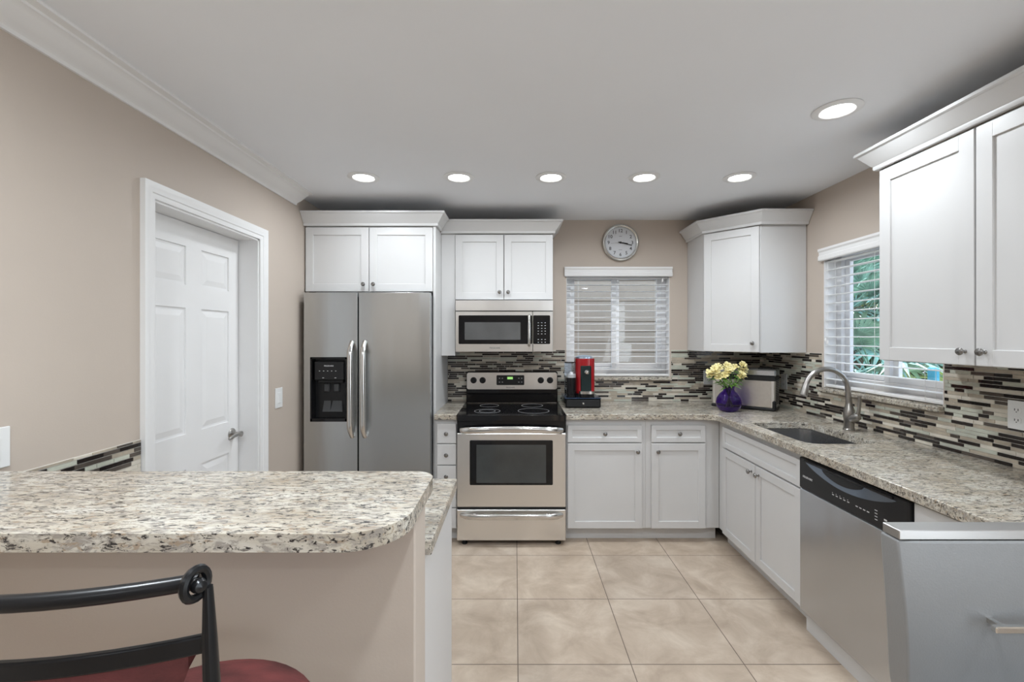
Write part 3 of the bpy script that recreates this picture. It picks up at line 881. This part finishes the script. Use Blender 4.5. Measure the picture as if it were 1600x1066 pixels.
bow(RX0 + .025, RX1 - .022, .806, .002, .012, .023, r, od)
m = MB(); m.box(RX0, RX1, 0, -.05, .035, .250, .004, MR2); dw = m.build('storage_drawer', STEELH, r)
bow(RX0 + .025, RX1 - .022, .214, .0, .004, .021, r, dw)
MB().box(RX0 + .004, RX1 - .004, RY + .012, RY + .05, .246, .272).build('seam', BLACKP, r)
for x in (RX0 + .05, RX1 - .05):
    for y in (RY + .04, 3.72): MB().lathe([(.014, .04), (.014, .012), (.02, .010), (.02, 0)], Matrix.Translation((x, y, 0)), 14).build('foot', BLACKP, r)

# ================================================================== dishwasher
r = thing('dishwasher', (1.7, 1.945, 0), 'stainless dishwasher with black control strip under the worktop', 'dishwasher')
MDW = FR(1.452, 0, 0, -90); u0, u1 = -2.258, -1.632
MB().box(u0 + .004, u1 - .004, -.56, -.002, .10, .868, 0, MDW).build('tub', GREYP, r)
MB().box(u0 + .002, u1 - .002, -.04, .002, .0, .098, 0, MDW).build('toe_kick', PAINT, r)
m = MB(); m.box(u0, u1, 0, .035, .100, .708, .005, MDW); m.build('door', STEELD, r)
m = MB(); m.box(u0, u1, 0, .037, .710, .862, .005, MDW)
m.text('FRIGIDAIRE', .014, MDW @ Matrix.Translation((u0 + .065, .0372, .772)), 1)
for i in range(5): m.box(u0 + .235 + i * .023, u0 + .247 + i * .023, .0368, .0376, .752, .756, 0, MDW, 1); m.box(u0 + .235 + i * .023, u0 + .240 + i * .023, .0368, .0376, .761, .763, 0, MDW, 1)
for i in range(4): m.box(u0 + .375 + i * .020, u0 + .387 + i * .020, .0368, .0376, .752, .756, 0, MDW, 1)
for i in range(4): m.box(u0 + .475, u0 + .488, .0368, .0376, .738 + i * .012, .741 + i * .012, 0, MDW, 1)
for i in range(2): m.box(u0 + .520 + i * .03, u0 + .534 + i * .03, .0368, .0376, .752, .758, 0, MDW, 1)
cpx = m.build('control_strip', [BLACKP, MARK], r)
# curved scoop handle
m = MB(); n = 24; P0 = []; P1 = []
for i in range(n + 1):
    t = i / n; u = u0 + .05 + .53 * t; P0.append((u, .846)); P1.append((u, .846 - .056 * sin(pi * t) ** .8))
poly = P0 + P1[::-1][1:-1]
m.prism(poly, .036, .0385, MDW); m.build('handle_scoop', mat('scoop_painted_reflection', (.20, .24, .30), .12, .8), r, cpx)  # blue-grey colour stands in for the window reflected in the scoop
m = MB(); P0 = []; P1 = []
for i in range(n + 1):
    t = i / n; u = u0 + .17 + .25 * t; P0.append((u, .844)); P1.append((u, .844 - .034 * sin(pi * t) ** .6))
m.prism(P0 + P1[::-1][1:-1], .038, .0405, MDW); m.box(u0 + .05, u1 - .06, .036, .048, .848, .858, .003, MDW)
m.build('handle_grip', BLACKG, r, cpx)

# ================================================================== sink and faucet
r = thing('sink', (1.67, 2.59, .70), 'single-bowl stainless undermount sink set in the granite', 'sink')
m = MB(); top = rrect(SX0 - .004, SX1 + .004, SY0 - .004, SY1 + .004, .074, 8); bot = rrect(SX0 + .01, SX1 - .01, SY0 + .01, SY1 - .01, .07, 8); bt2 = rrect(SX0 + .04, SX1 - .04, SY0 + .04, SY1 - .04, .05, 8)
fl = rrect(SX0 - .02, SX1 + .02, SY0 - .02, SY1 + .02, .085, 8)
loops = [(fl, .872), (top, .872), (bot, .71), (bt2, .690)]; k = len(top)
V = [(p[0], p[1], z) for l, z in loops for p in l]; F = []
for j in range(3):
    for i in range(k): F.append((j * k + i, j * k + (i + 1) % k, (j + 1) * k + (i + 1) % k, (j + 1) * k + i))
F.append(tuple(3 * k + i for i in range(k)))
m.add(V, F); m.build('basin', steel('sink_steel', (.50, .51, .53), .2, True), r)
MB().lathe([(.045, 0), (.045, .003), (.03, .002), (.028, -.004), (0, -.004)], Matrix.Translation((1.70, 2.59, .6905)), 24).build('drain', CHROME, r)

r = thing('kitchen_faucet', (1.95, 2.64, .914), 'brushed nickel gooseneck faucet arching over the sink', 'faucet')
m = MB(); fx, fy = 1.945, 2.64
m.lathe([(.031, 0), (.031, .006), (.027, .010), (.026, .055), (.030, .085), (.028, .115), (.019, .14), (.0155, .16)], Matrix.Translation((fx, fy, .914)), 28)
pts = [(fx, fy, 1.06), (fx - .003, fy, 1.10)]
R = .125
for i in range(17):
    a = radians(0 + 172 * i / 16); pts.append((fx - .006 - R + R * cos(a), fy, 1.145 + R * sin(a)))
rad = [.0155] * 2 + [.0145] * 17
m.tube(pts, rad, 16); body = m.build('body', NICKEL, r)
e = Vector(pts[-1]); d = (Vector(pts[-1]) - Vector(pts[-2])).normalized()
MB().lathe([(.0145, -.01), (.017, .0), (.019, .02), (.022, .05), (.022, .058), (.018, .062), (0, .062)], axisM(e - d * .012, d), 20).build('spray_head', NICKEL, r)
m = MB(); hb = Vector((fx + .004, fy - .022, .985))
m.lathe([(.024, -.01), (.025, .02), (.022, .036), (.012, .045), (0, .046)], axisM(hb, (.25, -.8, .45)), 20)
m.tube([hb + Vector((.006, -.024, .012)), hb + Vector((.010, -.034, .05)), hb + Vector((.014, -.036, .10)), hb + Vector((.014, -.034, .135))], [.011, .008, .007, .009], 12, flat=1.3)
m.build('lever', NICKEL, r)

# ================================================================== wall clock
r = thing('wall_clock', (.886, YB - .005, 2.25), 'round silver-rimmed wall clock above the back window', 'clock')
CM = FR(.886, YB, 2.25); cr = .155
MB().lathe([(cr, .001), (cr, .028), (cr - .006, .036), (cr - .014, .038), (cr - .022, .034), (cr - .026, .022), (cr - .026, .001)], axisM((.886, YB, 2.25), (0, -1, 0)), 64, cap=False).build('rim', mat('clock_rim', (.62, .61, .58), .25, 1.0), r)
m = MB(); m.lathe([(cr - .025, .001), (cr - .025, .016), (0, .016)], axisM((.886, YB, 2.25), (0, -1, 0)), 48)
CF = mat('clock_face', (.66, .67, .70), .45, var=.01); face = m.build('dial', CF, r)
m = MB()
for h in range(1, 13):
    a = radians(90 - 30 * h); m.text(str(h), 0.040, CM @ Matrix.Translation((.1 * cos(a), .0166, .1 * sin(a))), ext=.0003)
for q in range(60):
    a = radians(6 * q); mm = CM @ Matrix.Rotation(-a, 4, 'Y'); m.box(.120, .124, .016, .0166, -.0006, .0006, 0, mm)
m.build('numerals', REDTXT, r, face)
m = MB(); m.box(-.012, .012, .016, .0166, .052, .057, 0, CM); m.box(-.014, .014, .016, .0166, -.062, -.058, 0, CM); m.build('small_print', mat('clock_small_print', (.33, .33, .35), .5), r, face)
for (ang, L, wd, y) in ((98.5, .062, .0045, .020), (103.5, .098, .0035, .023)):
    mm = CM @ Matrix.Rotation(radians(ang - 90), 4, 'Y'); MB().box(-.018, L, y, y + .0015, -wd, wd, .0005, mm).build('clock_hand', BLACKG, r)
mm = CM @ Matrix.Rotation(radians(265 - 90), 4, 'Y'); MB().box(-.03, .085, .026, .027, -.0008, .0008, 0, mm).build('second_hand', GREYP, r)
MB().lathe([(.008, .018), (.008, .029), (0, .030)], axisM((.886, YB, 2.25), (0, -1, 0)), 16).build('hub', BLACKG, r)

# ================================================================== toaster oven (standing flipped up in the corner)
ang = -39
TO = FR(1.545, 3.555, .914, ang)
r = thing('toaster_oven', TO @ Vector((.22, -.08, 0)), 'stainless flip-up toaster oven standing on the worktop in the corner', 'toaster oven')
W_, D_, H_ = .435, .165, .305
m = MB(); m.box(0, W_, -D_, 0, .018, H_ - .055, .008, TO); m.build('housing', STEELH, r)
m = MB(); m.box(.02, W_ - .025, -.004, .002, .028, H_ - .085, .001, TO); m.build('front_plate', mat('brushed_plate', (.60, .57, .53), .34, 1.0, var=.04, nscale=50), r)
m = MB(); m.box(-.006, W_ + .004, -D_ - .004, .008, .002, .022, .006, TO); m.box(-.001, W_ + .001, -D_ - .001, .003, H_ - .085, H_ - .052, .003, TO)
m.box(W_ - .018, W_ + .006, -.012, .012, .004, .078, .008, TO); m.box(W_ * .72, W_ * .93, -D_ * .7, -D_ * .3, H_ - .002, H_ + .008, .003, TO); m.build('base_frame', BLACKP, r)
m = MB(); m.box(-.004, W_ + .004, -D_ - .002, .006, H_ - .053, H_, .010, TO); m.build('door', STEELD, r)
m = MB()
for i in range(14): m.box(W_ - .0005, W_ + .002, -D_ + .03, -.03, .05 + i * .0125, .056 + i * .0125, 0, TO)
m.build('side_vents', BLACKP, r)

# ================================================================== vase with flowers
vx, vy = 1.556, 3.30
r = thing('glass_vase', (vx, vy, .914), 'round purple glass vase holding yellow flowers before the toaster oven', 'vase')
prof = [(.0, .001), (.045, .001), (.062, .008), (.084, .035), (.092, .068), (.086, .100), (.066, .130), (.044, .148), (.038, .162), (.043, .182), (.046, .186)]
inner = [(max(0, a - .004), b + (.004 if b < .02 else 0)) for a, b in prof][::-1]
V = []; F = []; seg = 48; full = prof + inner
for (a, h) in full:
    for i in range(seg):
        q = 2 * pi * i / seg; k_ = 1 + .025 * cos(8 * q) * (1 if h > .01 and h < .15 else 0)
        V.append((vx + a * k_ * cos(q), vy + .82 * a * k_ * sin(q), .914 + h))
for j in range(len(full) - 1):
    for i in range(seg): F.append((j * seg + i, j * seg + (i + 1) % seg, (j + 1) * seg + (i + 1) % seg, (j + 1) * seg + i))
MB().add(V, F).build('vase_body', PURPLE, r)


def floret(m, c, d, rad, rg):
    d = Vector(d).normalized(); q = d.to_track_quat('Z', 'Y').to_matrix().to_4x4(); M = Matrix.Translation(c) @ q
    off = rg.random() * 6
    for k in range(6):
        a = off + k * pi / 3; Rm = M @ Matrix.Rotation(a, 4, 'Z')
        L = rad * rg.uniform(.85, 1.1); wd = rad * .36; up = rad * rg.uniform(.3, .7)
        V = [(0, 0, -.004), (L * .4, wd * .6, up * .5), (L * .75, wd, up * .8), (L, 0, up * .75), (L * .75, -wd, up * .8), (L * .4, -wd * .6, up * .5), (L * .55, 0, up * .45)]
        m.add(V, [(0, 1, 6), (1, 2, 6), (2, 3, 6), (3, 4, 6), (4, 5, 6), (5, 0, 6)], Rm)
    m.tube([M @ Vector((0, 0, -.012)), M @ Vector((0, 0, 0)), M @ Vector((0, 0, rad * .7))], [.004, .005, .002], 6)


frg = random.Random(11)
heads = [(-.130, .02, .268), (-.105, -.02, .300), (-.065, .02, .315), (-.060, -.03, .268), (-.025, .02, .322), (-.005, -.03, .300), (.040, .02, .312),
         (.070, -.02, .328), (.095, .0, .300), (.085, -.035, .268), (.105, .01, .245), (-.090, -.01, .262)]
for (dx, dy, dz) in heads:
    tip = Vector((vx + dx, vy + dy, .914 + dz)); neck = Vector((vx + dx * .18, vy + dy * .3, .914 + .165)); bot_ = Vector((vx - dx * .25, vy - dy * .3, .914 + .03))
    s = thing('flower_stem', (bot_.x, bot_.y, bot_.z), 'pale yellow alstroemeria stem standing in the purple glass vase', 'flower', 'yellow flowers in the purple vase')
    midp = neck.lerp(tip, .5) + Vector((dx * .12, 0, .008))
    MB().tube([bot_, neck, midp, tip], [.003, .003, .0025, .002], 6).build('stem', LEAF, s)
    m = MB()
    for k in range(3):
        c = tip + Vector((frg.uniform(-.022, .022), frg.uniform(-.02, .014), frg.uniform(-.018, .016)))
        floret(m, c, (c - neck).normalized() + Vector((frg.uniform(-.3, .3), -.7, frg.uniform(-.1, .5))), .030, frg)
    m.build('blossom', PETAL, s, smooth=False)
    m = MB()
    for k in range(4):
        p = neck.lerp(tip, frg.uniform(.05, .8)); a = frg.uniform(0, 2 * pi); L = frg.uniform(.05, .085)
        dv = Vector((cos(a) * .7 + dx * 3, sin(a) * .6 - .3, frg.uniform(-.15, .45))).normalized(); sd_ = dv.cross(Vector((0, 0, 1))).normalized() * .0075
        V = [p, p + dv * L * .35 + sd_, p + dv * L - Vector((0, 0, .018)), p + dv * L * .35 - sd_, p + dv * L * .5 + Vector((0, 0, .006))]
        m.add(V, [(0, 1, 4), (1, 2, 4), (2, 3, 4), (3, 0, 4)])
    m.build('leaves', LEAF, s, smooth=False)

# ================================================================== coffee machine and its drawer
r = thing('pod_drawer', (.516, 3.6, .914), 'black capsule drawer box under the red coffee machine', 'drawer box')
MK = FR(0, 3.45, .914)
m = MB(); m.box(.383, .652, -.30, 0, .004, .072, .004, MK); m.build('box', BLACKG, r)
m = MB(); m.box(.392, .643, 0, .006, .012, .062, .002, MK); dd = m.build('drawer', BLACKP, r)
m = MB(); m.lathe([(.004, 0), (.004, .006), (.007, .010), (0, .013)], axisM(MK @ Vector((.517, .005, .037)), (0, -1, 0)), 12); m.build('knob', CHROME, r, dd)
m = MB(); m.box(.380, .655, -.302, .006, .072, .077, .002, MK); m.build('tray_top', mat('dark_blue_gloss', (.03, .05, .09), .1), r)
r = thing('coffee_machine', (.545, 3.6, .991), 'red coffee machine with clear water tank on the black drawer box', 'coffee machine')
KZ = .0775
# footprint: rounded front column
m = MB(); pr = rrect(.472, .620, -.235, -.045, .05, 8)
pr3 = [(x, 3.45 - y) for x, y in pr]
m.prism(pr3, .914 + .105, .914 + .375, plane='xy'); m.build('body', REDG, r, bevel=.006)
m = MB(); prb = [(x, 3.45 - y) for x, y in rrect(.474, .618, -.233, -.047, .05, 8)]; m.prism(prb, .914 + KZ, .914 + .106, plane='xy'); m.build('base', BLACKP, r)
m = MB(); Mtop = Matrix.Translation((.546, 3.59, .914 + .374)); m.lathe([(.070, 0), (.069, .010), (.055, .020), (.030, .026), (0, .028)], Mtop, 32); m.build('lid', mat('silver_blue_lid', (.50, .60, .72), .2, .8), r)
m = MB(); m.box(.503, .589, -.06, -.040, .112, .325, .012, MK); fp = m.build('front_panel', mat('dark_teal_gloss', (.012, .022, .022), .15), r)
m = MB(); m.lathe([(.016, 0), (.020, .012), (.018, .030), (.010, .040), (0, .042)], axisM(MK @ Vector((.547, -.045, .275)), (0, -1, -.12)), 20); m.build('spout', CHROME, r, fp)
m = MB(); m.prism([(x, 3.45 - y) for x, y in rrect(.492, .612, -.09, -.012, .03, 6)], .914 + .105, .914 + .126, plane='xy'); m.build('cup_platform', CHROME, r)
m = MB(); m.prism([(x, 3.45 - y) for x, y in rrect(.496, .610, -.09, -.014, .03, 6)], .914 + KZ, .914 + .104, plane='xy'); m.build('drip_tray', BLACKG, r)
m = MB(); m.prism([(x, 3.45 - y) for x, y in rrect(.396, .468, -.25, -.13, .03, 6)], .914 + KZ, .914 + .335, plane='xy'); tk = m.build('water_tank', CLEAR, r)
m = MB(); m.prism([(x, 3.45 - y) for x, y in rrect(.393, .470, -.253, -.127, .03, 6)], .914 + .336, .914 + .345, plane='xy'); m.build('tank_lid', BLACKG, r, tk)
r = thing('milk_frother', (.442, 3.51, .991), 'slim black milk frother with clear lid, left of the red coffee machine', 'milk frother')
T = Matrix.Translation((.434, 3.51, .914 + KZ))
MB().lathe([(.038, 0), (.038, .012), (.034, .016), (.034, .150), (0, .150)], T, 28).build('jug', BLACKG, r)
MB().lathe([(.035, .151), (.036, .175), (.032, .180), (.018, .183), (.014, .195), (0, .197)], T, 28).build('lid', mat('silver_lid', (.62, .64, .66), .25, .6), r)

# ================================================================== black bar stool (foreground left)
r = thing('bar_stool', (-.55, .70, 0), 'black metal bar stool with red velvet seat and backrest pulled to the bar', 'stool')
CX, BY = -.553, .50


def arcp(z, hw, bowd, n=16, yb=BY): return [(CX - hw + 2 * hw * i / n, yb - bowd * (1 - ((i / n) * 2 - 1) ** 2), z) for i in range(n + 1)]


MB().tube(arcp(1.186, .205, .045), .0088, 14, flat=1.0).build('top_rail', BMETAL, r)
m = MB(); A = arcp(1.118, .212, .045); V = []
for (x, y, z) in A: V += [(x, y - .0045, z - .010), (x, y - .0045, z + .010), (x, y + .0045, z + .010), (x, y + .0045, z - .010)]
F = []
for i in range(len(A) - 1):
    for j in range(4): F.append((i * 4 + j, i * 4 + (j + 1) % 4, (i + 1) * 4 + (j + 1) % 4, (i + 1) * 4 + j))
F += [(0, 1, 2, 3), tuple(len(V) - 4 + j for j in range(4))]
m.add(V, F); m.build('lower_rail', BMETAL, r, bevel=.0025)
# padded back, tapering downwards
m = MB(); V = []; nu, nz = 44, 10
for side in (0, 1):
    for j in range(nz + 1):
        t = j / nz; z = 1.110 - .235 * t; hw = .204 - .085 * t ** .8
        for i in range(nu + 1):
            q = (i / nu) * 2 - 1; yy = BY - .045 * (1 - q * q) + .03 * t
            th = .014 * (1 - q ** 6) * (1 - (2 * t - 1) ** 8)
            V.append((CX + hw * q, yy + (-th if side == 0 else th), z))
F = []; o = (nu + 1) * (nz + 1)
for s_ in (0, 1):
    for j in range(nz):
        for i in range(nu):
            k = s_ * o + j * (nu + 1) + i; F.append((k, k + 1, k + nu + 2, k + nu + 1))
m.add(V, F)
m.build('backrest', VELVET, r)
for sx in (-1, 1):
    px = CX + sx * .214
    MB().tube([(px, BY, 1.180), (px + sx * .002, BY, 1.12), (px + sx * .004, BY + .005, 1.0), (px + sx * .002, BY + .02, .84), (px, BY + .02, .78), (px + sx * .02, BY - .02, .4), (px + sx * .04, BY - .05, .0)],
              [.0055, .0085, .011, .012, .012, .012, .011], 12, flat=.85).build('back_post', BMETAL, r)
    c = Vector((px - sx * .008, BY - .008, 1.187)); ax = Vector((sx * .86, -.5, 0)).normalized(); e1 = Vector((0, 0, 1)); e2 = ax.cross(e1)
    MB().tube([c + e1 * .0155 * cos(2 * pi * k / 20) + e2 * .0135 * sin(2 * pi * k / 20) + ax * .004 * sin(2 * pi * k / 20) for k in range(20)], .0048, 8, closed=True).build('scroll_ring', BMETAL, r)
    MB().lathe([(0, -.008), (.006, -.006), (.008, 0), (.006, .006), (0, .008)], axisM(c + ax * .006, ax), 14).build('finial', BMETAL, r)
    MB().tube([(CX + sx * .17, .86, .78), (CX + sx * .19, .90, .4), (CX + sx * .21, .93, 0)], .011, 10).build('front_leg', BMETAL, r)
MB().lathe([(0, -.048), (.19, -.048), (.212, -.040), (.222, -.022), (.216, -.006), (.19, .004), (.12, .010), (0, .012)], Matrix.Translation((CX + .008, .715, .800)), 48).build('seat', VELVET, r)
MB().tube([(CX + .205 * cos(2 * pi * k / 32), .70 + .19 * sin(2 * pi * k / 32), .742) for k in range(32)], .01, 8, closed=True).build('seat_ring', BMETAL, r)
MB().tube([(CX + .205 * cos(2 * pi * k / 32), .69 + .21 * sin(2 * pi * k / 32), .28) for k in range(32)], .008, 8, closed=True).build('foot_ring', BMETAL, r)

# ================================================================== grey chair (foreground right)
r = thing('counter_stool', (1.0, .70, 0), 'grey faux leather stool with steel top rail and bar handle on its back', 'stool')
GY = .90; g0, g1 = .763, 1.245
gcx = (g0 + g1) / 2
MB().box(g0 - .0, g1, GY, GY + .042, 1.052, 1.071, .0015).build('top_rail', mat('satin_steel_rail', (.55, .55, .55), .3, 1.0, var=.03, nscale=40, stretch=(1, 30, 30)), r)
m = MB(); V = []; nz = 14; nu = 16
for side in (0, 1):
    for j in range(nz + 1):
        t = j / nz; z = 1.050 - .40 * t; hw = (g1 - g0) / 2 + .002 - .05 * t ** 1.4
        off = .012 * sin(pi * min(1, t * 1.3)) - .02 * t
        for i in range(nu + 1):
            q = (i / nu) * 2 - 1
            y = GY + .002 - off if side == 0 else GY + .046 - off + .008 * sin(pi * t)
            if side == 0: y -= .004 * (1 - q ** 8)
            V.append((gcx + hw * q, y, z))
F = []; o = (nu + 1) * (nz + 1)
for s_ in (0, 1):
    for j in range(nz):
        for i in range(nu):
            k = s_ * o + j * (nu + 1) + i; F.append((k, k + 1, k + nu + 2, k + nu + 1))
for j in range(nz):
    for i in (0, nu):
        k = j * (nu + 1) + i; F.append((k, k + nu + 1, k + nu + 1 + o, k + o))
for i in range(nu):
    for j in (0, nz):
        k = j * (nu + 1) + i; F.append((k, k + 1, k + 1 + o, k + o))
m.add(V, F); m.build('backrest', LEATHER, r, bevel=.004)
m = MB(); hz = .897; m.box(.914, 1.094, GY - .040, GY - .028, hz - .0065, hz + .0065, .002)
m.box(.93, .94, GY - .03, GY + .004, hz - .005, hz + .005); m.box(1.068, 1.078, GY - .03, GY + .004, hz - .005, hz + .005)
m.build('handle', mat('polished_steel', (.72, .71, .68), .18, 1.0), r)
m = MB(); m.box(gcx - .20, gcx + .20, .50, .92, .62, .70, .03); m.build('seat', LEATHER, r)
m = MB(); m.lathe([(.21, 0), (.21, .008), (.19, .016), (.05, .03), (.03, .05), (.028, .35), (.022, .352), (.022, .60), (.05, .61), (.05, .62), (0, .62)], Matrix.Translation((gcx, .71, 0)), 40); m.build('pedestal', CHROME, r)

# ================================================================== outdoors
GZ = -.15
tag(MB().box(-8, 14, 4.1, 16, GZ - .1, GZ).box(2.5, 14, -4, 4.1, GZ - .1, GZ).build('ground', SOIL), **S)
# neighbouring tan house wall behind the back window
r = thing('neighbour_house', (.5, 6.3, GZ), 'tan boarded outside wall seen through the back window blind', 'building')
m = MB()
for i in range(24):
    z = GZ + i * .14; m.box(-2.2, 2.9, 6.2, 6.235, z, z + .132, .004)
m.box(-2.2, 2.9, 6.235, 6.4, GZ, 3.15); m.build('boarded_wall', SIDING, r)
MB().box(-2.3, 3.0, 6.0, 6.5, 3.15, 3.25, .01).build('eaves', TRIM, r)


def frond_fan(m, base, d, size, rg, mi=0):
    d = Vector(d).normalized(); side = d.cross(Vector((0, 0, 1)));
    if side.length < .1: side = Vector((1, 0, 0))
    side.normalize(); nrm = side.cross(d).normalized()
    tip = base + d * size * .8 + Vector((0, 0, -.06 * size))
    m.tube([base, base.lerp(tip, .5) + Vector((0, 0, .05)), tip], [.012, .009, .007], 5, mi=mi)
    n = 20
    for k in range(n):
        a = radians(-125 + 250 * k / (n - 1)); L = size * .62 * (1 - .25 * abs(a) / 2.2) * rg.uniform(.85, 1.05)
        dv = (d * cos(a) + side * sin(a)).normalized()
        sv = dv.cross(nrm).normalized() * size * .028
        droop = Vector((0, 0, -1)) * L * rg.uniform(.1, .35)
        p0 = tip; p1 = tip + dv * L * .5 + nrm * .03; p2 = tip + dv * L + droop
        m.add([p0, p1 + sv, p2, p1 - sv, p1 + nrm * .008], [(0, 1, 4), (1, 2, 4), (2, 3, 4), (3, 0, 4)], ID, mi)


def palm(x, y, h, n, size, seed, label, mt):
    rg = random.Random(seed)
    r = thing('fan_palm', (x, y, GZ), label, 'palm', 'palms outside the sink window')
    MB().tube([(x, y, GZ), (x + .03, y, GZ + h * .5), (x, y, GZ + h)], [.09, .07, .06], 10).build('trunk', BARK, r)
    m = MB()
    for k in range(n):
        a = rg.uniform(0, 2 * pi); el = rg.uniform(-.5, 1.1)
        frond_fan(m, Vector((x, y, GZ + h)), (cos(a) * cos(el), sin(a) * cos(el), sin(el)), size * rg.uniform(.8, 1.15), rg)
    m.build('fronds', mt, r, smooth=False)


palm(3.75, 4.75, 1.15, 22, .75, 1, 'low bluish fan palm nearest the sink window', PALMM)
palm(4.5, 6.0, 2.0, 24, .95, 2, 'tall bluish fan palm in the middle of the sink window view', PALMM)
palm(3.9, 5.6, 1.7, 20, .85, 6, 'bluish fan palm left in the sink window view', PALMM)
palm(5.9, 6.9, 3.0, 26, 1.15, 3, 'tallest fan palm filling the top of the sink window', PALMM)
palm(4.2, 4.5, .75, 18, .6, 4, 'low yellow-green palm showing under the wall cupboard', PALMY)
palm(5.0, 7.4, 2.4, 22, 1.1, 5, 'yellow-green palm beyond the bluish ones', PALMY)
# hedge behind
rg = random.Random(21); m = MB()
for k in range(16000):
    c = Vector((rg.uniform(3.2, 11.5), rg.uniform(9.4, 10.2), rg.uniform(GZ, 3.6)))
    if k % 2: c = Vector((rg.uniform(8.4, 9.4), rg.uniform(5.0, 9.3), rg.uniform(GZ, 3.4)))
    a = Vector((rg.gauss(0, 1), rg.gauss(0, 1), rg.gauss(0, 1))).normalized() * .15; b = Vector((rg.gauss(0, 1), rg.gauss(0, 1), rg.gauss(0, 1))).normalized() * .07
    m.add([c - a, c + b, c + a, c - b], [(0, 1, 2, 3)])
tag(m.build('hedge', HEDGE, smooth=False), 'dark dense hedge at the back of the garden behind the palms', 'hedge', kind='stuff')
tag(MB().box(3.28, 3.32, 3.535, 3.615, GZ, 1.215, .01).build('garden_screen', BLUEW), 'bright blue garden panel low in the sink window behind the faucet side', 'panel')

for o in bpy.data.objects:
    if '_o' in o: del o['_o']
